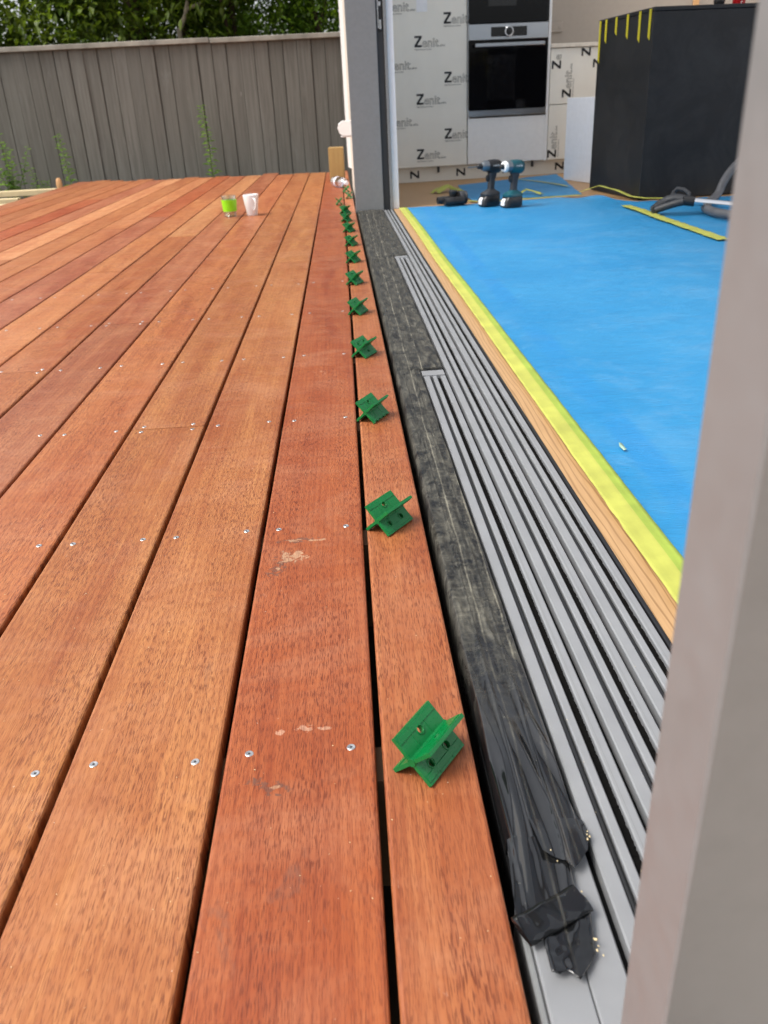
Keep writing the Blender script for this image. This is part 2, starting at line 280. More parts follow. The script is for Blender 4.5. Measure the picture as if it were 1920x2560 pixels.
# ---------------------------------------------------------------- mesh helpers
class MB:
    def __init__(s): s.v = []; s.f = []; s.mi = []; s.sm = []
    def add(s, vs, fs, mi=0, smooth=False):
        o = len(s.v); s.v += [tuple(p) for p in vs]
        for f in fs: s.f.append([o + i for i in f]); s.mi.append(mi); s.sm.append(smooth)
        return s
    def box(s, x0, x1, y0, y1, z0, z1, mi=0, T=None):
        vs = [Vector((x, y, z)) for z in (z0, z1) for y in (y0, y1) for x in (x0, x1)]
        if T: vs = [T @ p for p in vs]
        return s.add(vs, [(0, 2, 3, 1), (4, 5, 7, 6), (0, 1, 5, 4), (2, 6, 7, 3), (0, 4, 6, 2), (1, 3, 7, 5)], mi)
    def bbox(s, x0, x1, y0, y1, z0, z1, b=0.003, mi=0, T=None):
        """box with chamfered edges"""
        vs = []; ix = {}
        for i, (xa, sx) in enumerate(((x0, 1), (x1, -1))):
            for j, (ya, sy) in enumerate(((y0, 1), (y1, -1))):
                for k, (za, sz) in enumerate(((z0, 1), (z1, -1))):
                    for d in range(3):
                        p = Vector((xa + (0 if d == 0 else sx * b), ya + (0 if d == 1 else sy * b), za + (0 if d == 2 else sz * b)))
                        ix[i, j, k, d] = len(vs); vs.append(T @ p if T else p)
        fs = []
        for i in (0, 1): fs.append([ix[i, j, k, 0] for j, k in ((0, 0), (0, 1), (1, 1), (1, 0))][::(1 if i == 0 else -1)])
        for j in (0, 1): fs.append([ix[i, j, k, 1] for i, k in ((0, 0), (1, 0), (1, 1), (0, 1))][::(1 if j == 0 else -1)])
        for k in (0, 1): fs.append([ix[i, j, k, 2] for i, j in ((0, 0), (0, 1), (1, 1), (1, 0))][::(1 if k == 0 else -1)])
        for j in (0, 1):
            for k in (0, 1): fs.append([ix[0, j, k, 1], ix[1, j, k, 1], ix[1, j, k, 2], ix[0, j, k, 2]])
        for i in (0, 1):
            for k in (0, 1): fs.append([ix[i, 0, k, 0], ix[i, 1, k, 0], ix[i, 1, k, 2], ix[i, 0, k, 2]])
            for j in (0, 1): fs.append([ix[i, j, 0, 0], ix[i, j, 1, 0], ix[i, j, 1, 1], ix[i, j, 0, 1]])
        for i in (0, 1):
            for j in (0, 1):
                for k in (0, 1): fs.append([ix[i, j, k, d] for d in range(3)])
        return s.add(vs, fs, mi)
    def loft(s, rings, mi=0, smooth=True, caps=True):
        n = len(rings[0]); vs = [p for r in rings for p in r]; fs = []
        for i in range(len(rings) - 1):
            for j in range(n): fs.append((i * n + j, i * n + (j + 1) % n, (i + 1) * n + (j + 1) % n, (i + 1) * n + j))
        s.add(vs, fs, mi, smooth)
        if caps:
            s.add(rings[0], [list(range(n))[::-1]], mi); s.add(rings[-1], [list(range(n))], mi)
        return s
    def lathe(s, prof, n=24, mi=0, T=None, smooth=True):
        rings = []
        for r, z in prof:
            rings.append([(T @ Vector((r * math.cos(t), r * math.sin(t), z))) if T else Vector((r * math.cos(t), r * math.sin(t), z)) for t in [2 * math.pi * k / n for k in range(n)]])
        return s.loft(rings, mi, smooth, False)
    def tube(s, pts, r, n=10, mi=0, caps=True, flat=1.0):
        pts = [Vector(p) for p in pts]; rings = []; up = Vector((0, 0, 1)); rr = r if isinstance(r, (list, tuple)) else [r] * len(pts)
        for i, p in enumerate(pts):
            d = (pts[min(i + 1, len(pts) - 1)] - pts[max(i - 1, 0)]).normalized()
            x = d.cross(up)
            if x.length < 1e-3: x = Vector((1, 0, 0))
            x.normalize(); y = x.cross(d).normalized(); up = y
            rings.append([p + (x * math.cos(t) + y * math.sin(t) * flat) * rr[i] for t in [2 * math.pi * k / n for k in range(n)]])
        return s.loft(rings, mi, True, caps)
    def plate(s, outline, holes, t, T, mi=0):
        """flat plate with real holes, extruded by t about its own plane (local z)"""
        loops = [outline] + holes; flat = [p for lp in loops for p in lp]; n = len(flat)
        tris = tessellate_polygon([[Vector((p[0], p[1], 0)) for p in lp] for lp in loops])
        vs = [T @ Vector((p[0], p[1], t / 2)) for p in flat] + [T @ Vector((p[0], p[1], -t / 2)) for p in flat]
        fs = [tuple(x) for x in tris] + [tuple(i + n for i in x)[::-1] for x in tris]
        o = 0
        for lp in loops:
            m = len(lp)
            for i in range(m): a_, b_ = o + i, o + (i + 1) % m; fs.append((a_, b_, b_ + n, a_ + n))
            o += m
        return s.add(vs, fs, mi)
    def mesh(s, name, mats):
        me = bpy.data.meshes.new(name); me.from_pydata(s.v, [], s.f)
        for m in (mats if isinstance(mats, (list, tuple)) else [mats]): me.materials.append(MATS[m])
        me.polygons.foreach_set('material_index', s.mi); me.polygons.foreach_set('use_smooth', s.sm)
        bm = bmesh.new(); bm.from_mesh(me); bmesh.ops.recalc_face_normals(bm, faces=bm.faces); bm.to_mesh(me); bm.free()
        if any(s.sm) and mats != 'black_membrane': me.set_sharp_from_angle(angle=R(38))
        return me
    def build(s, name, mats, parent=None, loc=None, rot=None):
        return put(name, s.mesh(name, mats), parent, loc, rot)
def put(name, me, parent=None, loc=None, rot=None):
    o = bpy.data.objects.new(name, me); COL.objects.link(o)
    if parent: o.parent = parent
    if loc is not None: o.location = loc
    if rot is not None: o.rotation_euler = rot
    return o
def tag(o, label=None, cat=None, group=None, kind=None):
    if label: o['label'] = label
    if cat: o['category'] = cat
    if group: o['group'] = group
    if kind: o['kind'] = kind
    return o
def thing(name, label, cat, loc=(0, 0, 0), rz=0.0, group=None):
    return tag(put(name, None, None, loc, (0, 0, rz)), label, cat, group)
def sring(c, ex, ey, a_, b_, n=20, e=2.0):
    """super-ellipse ring of half-sizes a_, b_ along axes ex, ey"""
    c, ex, ey = Vector(c), Vector(ex), Vector(ey); r = []
    for k in range(n):
        t = 2 * math.pi * k / n; ct, st = math.cos(t), math.sin(t)
        r.append(c + ex * a_ * math.copysign(abs(ct) ** (2 / e), ct) + ey * b_ * math.copysign(abs(st) ** (2 / e), st))
    return r
def circ(x, y, r, n=14): return [(x + r * math.cos(2 * math.pi * k / n), y + r * math.sin(2 * math.pi * k / n)) for k in range(n)]
HA = 0.0122                                     # the house stands turned a little against the deck boards
def hx(x, y, z=0.0): return Vector((x * math.cos(HA) - y * math.sin(HA), x * math.sin(HA) + y * math.cos(HA), z))

# ================================================================ SETTING
g = MB(); N = 40
g.box(-150, 150, -150, 150, -0.60, -0.45)
tag(g.build('ground', 'soil'), kind='structure')

# ---------------------------------------------------------------- deck
deck = tag(put('deck', None), kind='structure')
PITCH_B, BW, TH = 0.1465, 0.1400, 0.020
joist_y = [0.593 + 0.457 * k for k in range(-7, 18)]
jm = MB().box(-1.33, 1.22, -0.0225, 0.0225, -0.14, 0).mesh('joist', 'joist_timber')
for y in joist_y: put('joist', jm, deck, (-1.17, y, -TH - 0.001))
def board_mesh(xa0, xb0, xa1, xb1, L, hx_=None):
    """rounded-edge board: near edge xa0..xb0, far edge xa1..xb1 (local to the centre line), length L"""
    c = 0.0032; prof = [(0, -TH), (0, -c), (0.3 * c, -0.3 * c), (c, 0)]
    m = MB(); rings = []
    for t, xa, xb in ((0, xa0, xb0), (1, xa1, xb1)):
        rings.append([Vector((xa + p, -L / 2 + t * L, z)) for p, z in prof] + [Vector((xb - p, -L / 2 + t * L, z)) for p, z in prof[::-1]])
    return m.loft(rings, 0, False, True).mesh('deck_board', 'deck_timber')
sc = MB()
sc.lathe([(0.0041, -0.002), (0.0041, 0.0003), (0.0036, 0.0007), (0.0022, 0.0006), (0.0021, 0.0004)], 18)
star = [(0.0016 * (1 if k % 2 else 0.62) * math.cos(k * math.pi / 6), 0.0016 * (1 if k % 2 else 0.62) * math.sin(k * math.pi / 6)) for k in range(12)]
sc.add([(0.0022 * math.cos(k * math.pi / 9), 0.0022 * math.sin(k * math.pi / 9), 0.00035) for k in range(18)], [list(range(18))], 0)
sc.add([(x, y, 0.0005) for x, y in star], [list(range(12))], 1)
screw_me = sc.mesh('screw', ['screw_steel', 'screw_recess'])
RED, ORA, TAN, BRN, PAL = (0.350, 0.092, 0.030), (0.420, 0.164, 0.058), (0.470, 0.196, 0.076), (0.375, 0.138, 0.062), (0.540, 0.250, 0.108)
MID = (0.400, 0.148, 0.053)
tones = [RED, ORA, MID, (0.420, 0.148, 0.054), BRN, MID, ORA, TAN, MID, PAL, MID, ORA, BRN, TAN, ORA, PAL, MID]
joints = {0: [4.25], 1: [3.33], 2: [1.507], 3: [3.79], 4: [2.42, 5.62], 5: [1.964, 4.25], 6: [3.33, 6.08], 7: [2.42, 5.16], 8: [4.70], 9: [2.88, 6.08], 10: [3.79], 11: [2.42, 5.16], 12: [4.25, 6.53], 13: [3.33], 14: [5.16], 15: [3.79, 6.53], 16: [4.70]}
nscrew = 0
def add_screws(o, x0, xs, ya, yb):
    global nscrew
    cy = o.location.y
    for y in joist_y:
        for x in xs:
            yy = y + random.uniform(-.004, .004)
            if any(abs(y - j) < 0.05 for j in (ya, yb)): yy = (ya + 0.014) if abs(y - ya) < 0.05 else (yb - 0.014)
            if not (ya < yy < yb) or yy > 3.1 or yy < 0.3 or nscrew > 290: continue
            if x0 + x < -0.62 * yy - 0.15: continue
            p = put('screw', screw_me, o, (x + random.uniform(-.002, .002), yy - cy, 0), (random.uniform(-.05, .05), random.uniform(-.05, .05), random.uniform(0, 3)))
            nscrew += 1
ends = [8.02, 8.05, 8.10, 8.02, 8.28, 8.12, 8.10, 8.22, 8.16, 8.30, 8.20, 8.18, 8.36, 8.24, 8.40, 8.52, 8.46]
for i in range(17):
    xr = -0.0035 - i * PITCH_B; xc = xr - BW / 2
    cuts = [-2.6] + joints[i] + [ends[i]]
    for k in range(len(cuts) - 1):
        ya, yb = cuts[k] + 0.0012, cuts[k + 1] - 0.0012
        j = random.uniform(-.0008, .0008)
        o = put('deck_board', board_mesh(-BW / 2 + j, BW / 2 + j, -BW / 2 - j, BW / 2 - j, yb - ya), deck, (xc, (ya + yb) / 2, random.uniform(-.0008, .0004)))
        if i == 0 and k == 0: o.data.materials[0] = MATS['deck_timber_marked']
        t = tones[(i + 5 * k) % 17] if k and i > 4 else tones[i]
        f = random.uniform(0.96, 1.12) if i > 2 else 1.0; p_ = 1.12 if i > 5 else 1.0      # sky sheen and dust on the outer boards, painted in as a paler tone
        o.color = (t[0] * f * p_, t[1] * f * p_ * random.uniform(1.0, 1.09), t[2] * f * p_ * p_, 1)
        add_screws(o, xc, (-0.0485, 0.0485), cuts[k], cuts[k + 1])
# the narrow board ripped to fit beside the door sill, slightly tapered
def deckR(y): return 0.0905 - 0.0063 * y
for ya, yb, t in ((-2.6, 4.70, (0.400, 0.146, 0.054)), (4.7024, 8.1, (0.47, 0.18, 0.080))):
    o = put('deck_board', board_mesh(0.003 - 0.045, deckR(ya) - 0.045, 0.003 - 0.045, max(deckR(yb), 0.046) - 0.045, yb - ya), deck, (0.045, (ya + yb) / 2, 0))
    o.color = (*t, 1)

# ---------------------------------------------------------------- fence
FY = 8.95
fence = thing('paling_fence', 'tall weathered grey paling fence with pale cap behind the deck', 'fence', (-1.6, FY, -0.45))
pal = [MB().bbox(-w_, w_, -0.008, 0.008, dz, 1.575, 0.003).mesh('paling', 'fence_timber') for w_, dz in ((0.0642, 0), (0.0632, 0.02), (0.0650, 0.01))]
for k in range(41):                                     # front palings, with covering palings behind the gaps
    put('paling', pal[k % 3], fence, (-3.5 + k * 0.1335, -0.008 + random.uniform(-.003, .003), random.uniform(-.008, .008)), (random.uniform(-.004, .004), random.uniform(-.004, .004), random.uniform(-.05, .05)))
    put('paling', pal[(k + 1) % 3], fence, (-3.433 + k * 0.1335, 0.0125 + random.uniform(-.002, .002), random.uniform(-.008, .0)), (0, random.uniform(-.004, .004), 0))
for k in range(3):
    MB().bbox(-1.02, 1.0, -0.055, 0.06, 0, 0.042, 0.004).build('cap_rail', 'fence_cap', fence, (-2.6 + 2.03 * k, 0, 1.560 + (0.006 if k == 1 else 0)), (0, random.uniform(-.004, .004), 0))
for z in (0.35, 1.25): MB().box(-3.5, 2.0, 0.028, 0.068, z, z + 0.09).build('rail', 'fence_timber', fence)

# ---------------------------------------------------------------- trees behind the fence
def leaf_mesh(name, mat, n, centre, size, leaf, seed, lo=0.0, parent=None, loc=(0, 0, 0)):
    rnd = random.Random(seed); vs = []; fs = []
    cl = []
    for _ in range(70):
        p = Vector((rnd.uniform(-1, 1), rnd.uniform(-1, 1), rnd.uniform(-1, 1)))
        cl.append((Vector((p.x * size[0], p.y * size[1], p.z * size[2])) + Vector(centre), rnd.uniform(0.16, 0.42)))
    for i in range(n):
        c, r = cl[i % len(cl)]
        d = Vector((rnd.gauss(0, 1), rnd.gauss(0, 1), rnd.gauss(0, 1))).normalized() * r * rnd.random() ** 0.5
        p = c + Vector((d.x * 1.2, d.y, d.z * 0.8))
        if p.z < lo or rnd.random() < 0.22: p.z = lo + rnd.random() * 0.95
        az = rnd.uniform(0, 6.283); tilt = rnd.gauss(-0.5, 0.45); L = leaf * rnd.uniform(0.6, 1.35); W = L * rnd.uniform(0.40, 0.62)
        ax = Vector((math.cos(az) * math.cos(tilt), math.sin(az) * math.cos(tilt), math.sin(tilt))); sd_ = ax.cross(Vector((0, 0, 1))).normalized(); nn = sd_.cross(ax)
        o = len(vs)
        vs += [p, p + ax * L * .45 + sd_ * W / 2 + nn * W * .16, p + ax * L, p + ax * L * .45 - sd_ * W / 2 + nn * W * .16]
        fs += [(o, o + 1, o + 2), (o, o + 2, o + 3)]
    me = bpy.data.meshes.new(name); me.from_pydata(vs, [], fs); me.materials.append(MATS[mat])
    return put(name, me, parent, loc)
def limb(mb, p, d, L, r, rnd, depth):
    pts = [Vector(p)]; d = Vector(d).normalized()
    for k in range(6):
        d = (d + Vector((rnd.uniform(-.16, .16), rnd.uniform(-.16, .16), rnd.uniform(-.05, .12)))).normalized(); pts.append(pts[-1] + d * L / 6)
    mb.tube(pts, [r * (1 - 0.5 * k / 6) for k in range(7)], 8)
    if depth:
        for k in (3, 4, 6):
            a_ = rnd.uniform(0, 6.28); limb(mb, pts[k], d + Vector((math.cos(a_), math.sin(a_), 0.3)) * 0.9, L * 0.55, r * 0.45, rnd, depth - 1)
def tree(name, label, cat, x, y, h, size, n, leaf, mat, bark, seed, lean=(0, 0, 1), r=0.07, group=None, cz=None, lo=1.45, tl=0.62):
    t = thing(name, label, cat, (x, y, -0.45), 0, group); rnd = random.Random(seed)
    m = MB(); limb(m, (0, 0, 0), lean, h * tl, r, rnd, 2); m.build('trunk', bark, t)
    leaf_mesh('crown', mat, n, (0, 0, cz or h * 0.62), size, leaf, seed + 9, lo, t)
    return t
tree('broadleaf_tree', 'broad-leaved tree over the far end of the fence beside the pale timber stack', 'tree', -3.55, 10.1, 4.4, (1.15, 0.7, 1.35), 12000, 0.10, 'leaf_broad', 'bark', 11, lo=1.35)
tree('broadleaf_tree', 'broad-leaved tree with a thick dark trunk rising behind the fence', 'tree', -2.12, 10.0, 4.8, (0.95, 0.75, 1.55), 9000, 0.09, 'leaf_broad', 'bark', 23, r=0.13, cz=3.25, lo=1.5)
tree('broadleaf_tree', 'broad-leaved tree with a reddish brown trunk next to the thickest trunk', 'tree', -1.82, 10.35, 4.6, (0.8, 0.6, 1.4), 7500, 0.085, 'leaf_broad', 'bark', 37, r=0.10, cz=3.1, lo=1.5)
tb = thing('curved_shrub', 'shrub with bare pale curving stems leaning behind the fence', 'shrub', (-1.58, 9.55, -0.45))
m = MB(); m.tube([(0, 0, 0), (0.02, 0, 1.3), (0.05, 0, 1.72), (0.13, 0, 1.86), (0.19, 0.02, 2.05), (0.24, 0.05, 2.6), (0.2, 0.1, 3.2)], [.03, .028, .024, .021, .019, .015, .01], 8)
m.tube([(0.15, 0, 1.90), (0.30, 0, 1.95), (0.42, 0.02, 2.06), (0.50, 0.05, 2.3), (0.52, 0.1, 2.8)], [.017, .016, .014, .012, .008], 8); m.build('stem', 'bark_pale', tb)
leaf_mesh('crown', 'leaf_broad', 2600, (0.3, 0.35, 2.9), (0.6, 0.4, 0.8), 0.07, 51, 2.0, tb)
tree('hedge_tree', 'dense small-leaved hedge tree next to the pale curving stems', 'tree', -0.95, 10.2, 4.2, (0.75, 0.6, 1.4), 15000, 0.060, 'leaf_hedge', 'bark', 61, r=0.05, cz=2.6, lo=1.42, group='hedge trees along the fence')
tree('hedge_tree', 'dense small-leaved hedge tree next to the cream wall corner', 'tree', 0.0, 10.15, 4.2, (0.75, 0.6, 1.4), 15000, 0.060, 'leaf_hedge', 'bark', 73, r=0.05, cz=2.6, lo=1.42, group='hedge trees along the fence')
tree('hedge_tree', 'dense dark tree standing farther behind the trunks and stems', 'tree', -1.9, 11.6, 4.8, (2.9, 0.5, 1.5), 26000, 0.085, 'leaf_hedge', 'bark', 83, r=0.06, cz=2.9, lo=1.2)

# weeds by the fence
def weed(label, x, y, h, n, leaf, spread, seed, branches=0):
    t = thing('tall_weed', label, 'weed', (x, y, -0.45), 0, 'weeds growing along the fence'); rnd = random.Random(seed)
    H_ = h + 0.45; m = MB(); lv = []; lf = []
    stems = [[Vector((0, 0, 0)), Vector((0.02, 0, H_ * .4)), Vector((0.005, 0, H_ * .75)), Vector((-0.02, 0, H_))]]
    for b in range(branches):
        a_ = rnd.uniform(-3.1, 0.1); q = rnd.uniform(.5, .85) * H_; s_ = rnd.uniform(.06, .26)
        stems.append([Vector((0.01, 0, q * .35)), Vector((math.cos(a_) * s_ * .6, math.sin(a_) * s_ * .3, q * .7)), Vector((math.cos(a_) * s_, math.sin(a_) * s_ * .4, q))])
    for st in stems:
        m.tube(st, [0.006 - 0.004 * k / (len(st) - 1) for k in range(len(st))], 6)
        for k in range(n):
            u = k / n; seg = u * (len(st) - 1); i = min(int(seg), len(st) - 2); p = st[i].lerp(st[i + 1], seg - i)
            if u < 0.15: continue
            az = k * 2.4 + rnd.uniform(-.3, .3); tl_ = rnd.uniform(0.0, 0.6); L = leaf * (1.15 - 0.6 * u) * rnd.uniform(.8, 1.2); W = L * spread
            ax = Vector((math.cos(az) * math.cos(tl_), math.sin(az) * math.cos(tl_), math.sin(tl_))); sd_ = ax.cross(Vector((0, 0, 1))).normalized()
            o = len(lv); dn = Vector((0, 0, -L * .3))
            lv += [p, p + ax * L * .5 + sd_ * W / 2, p + ax * L + dn, p + ax * L * .5 - sd_ * W / 2]; lf += [(o, o + 1, o + 2), (o, o + 2, o + 3)]
    m.build('stem', 'stem', t)
    me = bpy.data.meshes.new('foliage'); me.from_pydata(lv, [], lf); me.materials.append(MATS['leaf_weed']); put('foliage', me, t)
weed('tall spiky green weed standing alone against the middle of the fence', -1.29, 8.80, 0.60, 90, 0.10, 0.22, 3)
weed('short spiky green weed against the fence by the deck corner', -2.67, 8.76, 0.42, 75, 0.10, 0.20, 4)
weed('straggly leafy weed clump beside the pale timber stack', -3.18, 8.62, 0.58, 26, 0.085, 0.5, 5, 7)
weed('low bushy weed between the deck corner and the pale timber stack', -2.98, 8.72, 0.14, 30, 0.075, 0.5, 6, 9)

# timber offcuts beside the deck
tag(MB().bbox(-0.45, 0.45, -0.045, 0.045, 0, 0.045, 0.003).build('timber_plank', 'pine_pale', None, (-2.95, 7.80, -0.045), (0, 0, 0.03)), 'short pale pine plank lying on the longer planks beside the deck', 'plank', 'pale pine planks stacked beside the deck')
tag(MB().bbox(-0.85, 0.25, -0.045, 0.045, 0, 0.045, 0.003).build('timber_plank', 'pine_pale', None, (-3.02, 7.62, -0.092), (0, 0, 0.03)), 'long pale pine plank lying next to the short plank beside the deck', 'plank', 'pale pine planks stacked beside the deck')
tag(MB().bbox(-0.85, 0.30, -0.045, 0.045, 0, 0.045, 0.003).build('timber_plank', 'pine_pale', None, (-3.05, 7.40, -0.118), (0, 0, 0.02)), 'long pale pine plank lying farthest from the fence in the stack', 'plank', 'pale pine planks stacked beside the deck')
for k in range(2): tag(MB().bbox(-0.04, 0.04, -0.35, 0.35, 0, 0.330, 0.003).build('timber_bearer', 'joist_timber', None, (-2.72 - 0.75 * k, 7.62, -0.45), (0, 0, 0)), 'rough timber bearer under the pale pine planks, %s the deck edge' % ('next to' if k == 0 else 'farther from'), 'timber', 'bearers under the pine planks')
m = MB(); m.loft([sring((0, 0, z), (1, 0, 0), (0, 1, 0), a_, b_, 10, 2.6) for z, a_, b_ in ((0, .026, .02), (.06, .028, .02), (.10, .024, .018), (.115, .012, .01))]); m.box(-.02, .02, -.02, .02, -0.4, 0.0)
tag(m.build('timber_peg', 'wood_chip', None, (-2.565, 8.12, -0.05)), 'small orange-brown timber peg at the deck corner by the pine planks', 'peg')

# ================================================================ HOUSE
house = thing('house', 'house with cream outside wall and open kitchen beyond the grey sliding door frame', 'house', (0, 0, -0.45), HA)
Z0 = 0.45
def hp(name, mat, *boxes):
    m = MB()
    for b in boxes: m.box(*b[:4], b[4] + Z0, b[5] + Z0)
    return m.build(name, mat, house)
hp('exterior_wall', 'cream_paint', (0.152, 0.33, 4.968, 6.62, -0.45, 2.75))
hp('corner_wall', 'cream_paint', (0.26, 0.395, 6.622, 7.6, -0.45, 2.75))
hp('near_wall', 'cream_paint', (0.26, 0.34, -3.2, 0.20, -0.45, 2.75))
hp('door_header', 'cream_paint', (0.152, 0.33, 0.15, 4.966, 2.20, 2.75))
hp('plaster_lining', 'white_paint', (0.336, 0.37, 4.93, 6.40, 0.0, 2.55))
hp('far_side_wall', 'white_paint', (6.2, 6.35, -3.2, 8.6, -0.45, 2.55))
hp('ceiling_strip', 'ceiling_paint', (0.34, 1.00, -0.2, 4.6, 2.55, 2.60)); hp('roof_strip', 'dark_frame', (0.05, 1.05, -0.4, 4.7, 2.755, 2.80))  # unseen; strip kept for dark sill reflections, rest left open to light the kitchen
tag(MB().box(0.332, 6.19, -3.2, 8.4, -0.30, 0.0).build('floor', 'oak_floor', None, (0, 0, 0), (0, 0, HA)), kind='structure')
# kitchen run stands turned against the door wall
KA = R(6.3); K0 = Vector((0.41, 6.47, 0))
def kthing(name, label, cat, u=0.0, off=0.0, z=0.0, group=None):
    p = K0 + Vector((math.cos(KA), math.sin(KA), 0)) * u + Vector((-math.sin(KA), math.cos(KA), 0)) * off
    return thing(name, label, cat, (p.x, p.y, z), KA, group)
kw = kthing('kitchen_wall', 'plain taupe wall behind the kitchen units', 'wall', 0, 0.62)
MB().box(-0.05, 5.6, 0, 0.1, 0, 2.55).build('plaster', 'taupe_paint', kw)
MB().bbox(2.475, 2.52, -0.02, -0.002, 0, 2.2, 0.003).build('timber_trim', 'wood_chip', kw)
so = kthing('wall_socket', 'double wall power socket on the taupe wall above the counter', 'socket', 1.365, 0.608, 1.0)
MB().bbox(-0.055, 0.055, -0.008, 0.010, -0.036, 0.036, 0.003).build('face_plate', 'taupe_paint', so)
for x in (-0.03, 0.03): MB().bbox(x - .012, x + .012, -0.012, -0.0085, -0.012, 0.012, 0.001).build('switch', 'taupe_paint', so)

# lettering printed on the protective film
def text_geo(mb, txt, size, mi, outline=0.0, T=None, shear=0.0):
    cu_ = bpy.data.curves.new('t', 'FONT'); cu_.body = txt; cu_.size = size; cu_.shear = shear; cu_.resolution_u = 3
    if outline: cu_.fill_mode = 'NONE'; cu_.bevel_depth = outline; cu_.bevel_resolution = 0
    ob = bpy.data.objects.new('t', cu_); COL.objects.link(ob); bpy.context.view_layer.update()
    me = bpy.data.meshes.new_from_object(ob.evaluated_get(bpy.context.evaluated_depsgraph_get()))
    xs = [v_.co.x for v_ in me.vertices] or [0]
    mb.add([T @ v_.co for v_ in me.vertices], [tuple(p.vertices) for p in me.polygons], mi)
    bpy.data.objects.remove(ob); bpy.data.curves.remove(cu_); bpy.data.meshes.remove(me)
    return max(xs)
def logo_mesh(suffix=True, word='enit'):
    """Zenit print: solid Z, outlined letters, fine line below; lies in x/z, facing -y"""
    m = MB(); F = Matrix(((1, 0, 0, 0), (0, 0, -1, 0), (0, 1, 0, 0), (0, 0, 0, 1)))
    h, wz, t = 0.068, 0.052, 0.0125
    for q in ([(0, h), (wz, h), (wz, h - t), (0, h - t)], [(0, 0), (wz, 0), (wz, t), (0, t)], [(0.0005, t), (0.019, t), (wz - 0.0005, h - t), (wz - 0.019, h - t)]):
        m.add([F @ Vector((x, y, 0.0006)) for x, y in q], [(0, 1, 2, 3)], 0)
    if not word: return m.mesh('printed_logo', ['ink', 'ink_grey'])
    sq = Matrix.Diagonal((0.95, 1.0, 0.12, 1))
    w_ = text_geo(m, word, 0.080, 1, 0.0010, F @ Matrix.Translation((wz + 0.002, 0, 0.0007)) @ sq)
    if suffix: text_geo(m, '.alvic', 0.021, 1, 0.0, F @ Matrix.Translation((wz + 0.004 + w_ * 0.95, 0, 0.0006)), 0.25)
    if word == 'enit': text_geo(m, 'High Resistance Surface', 0.0125, 1, 0.0, F @ Matrix.Translation((0, -0.018, 0.0006)))
    return m.mesh('printed_logo', ['ink', 'ink_grey'])
LG, LGs, LGe, LGz = logo_mesh(True), logo_mesh(False), logo_mesh(False, 'e'), logo_mesh(False, '')      # whole print, and prints cut by a panel edge
def logo(parent, u, z, suffix=True, rot=0.0):
    put('printed_logo', LG if suffix else LGs, parent, (u, -0.0012, z), (0, rot, 0))

tall = kthing('tall_kitchen_unit', 'tall kitchen unit with film-printed door beside the ovens', 'cabinet')
MB().bbox(-0.30, 0.512, 0, 0.022, 0.105, 2.2, 0.001).build('door', 'cabinet_film', tall)
MB().box(-0.30, 0.512, 0.026, 0.58, 0.10, 2.2).build('carcass', 'cabinet_white', tall)
door = tall.children[0]
for u, z in ((0.141, 0.871), (0.146, 0.515), (0.140, 0.158), (0.141, 1.228)): logo(door, u, z)
for u, z in ((0.349, 1.005), (0.350, 0.646), (0.348, 0.285)): logo(door, u, z, False)
for u, z in ((-0.062, 1.088), (-0.062, 0.739), (-0.062, 0.383)): logo(door, u, z)
put('film_patch', MB().box(0.16, 0.235, -0.0018, -0.0006, 1.08, 1.16).mesh('film_patch', 'white_paint'), tall)
kick = kthing('kick_board', 'printed pale kick board under the kitchen units', 'kick board', 0, 0.055)
kb = MB().bbox(-0.3, 2.4, 0, 0.016, 0, 0.100, 0.001).build('panel', 'cabinet_film', kick)
for u in (0.095, 0.445, 0.80, 1.21, 1.6): put('printed_logo', LGz, kb, (u, -0.0012, 0.078), (0, R(90), 0))
MB().box(0.30, 0.312, -0.03, 0.0, 0.06, 0.10).build('clip', 'dark_frame', kick); MB().box(1.02, 1.03, -0.03, 0.0, 0.06, 0.10).build('clip', 'dark_frame', kick)
ov_unit = kthing('oven_housing', 'white oven housing unit with a plain drawer under the ovens', 'cabinet', 0.515)
MB().bbox(0.004, 0.586, 0, 0.022, 0.105, 0.408, 0.001).build('drawer', 'cabinet_white', ov_unit)
MB().box(0.004, 0.018, 0.003, 0.55, 0.41, 2.2).box(0.586, 0.604, -0.004, 0.58, 0.10, 2.2).build('side_panel', 'cabinet_white', ov_unit)
MB().box(0.02, 0.584, 0.30, 0.58, 0.41, 2.2).build('carcass', 'cabinet_white', ov_unit)
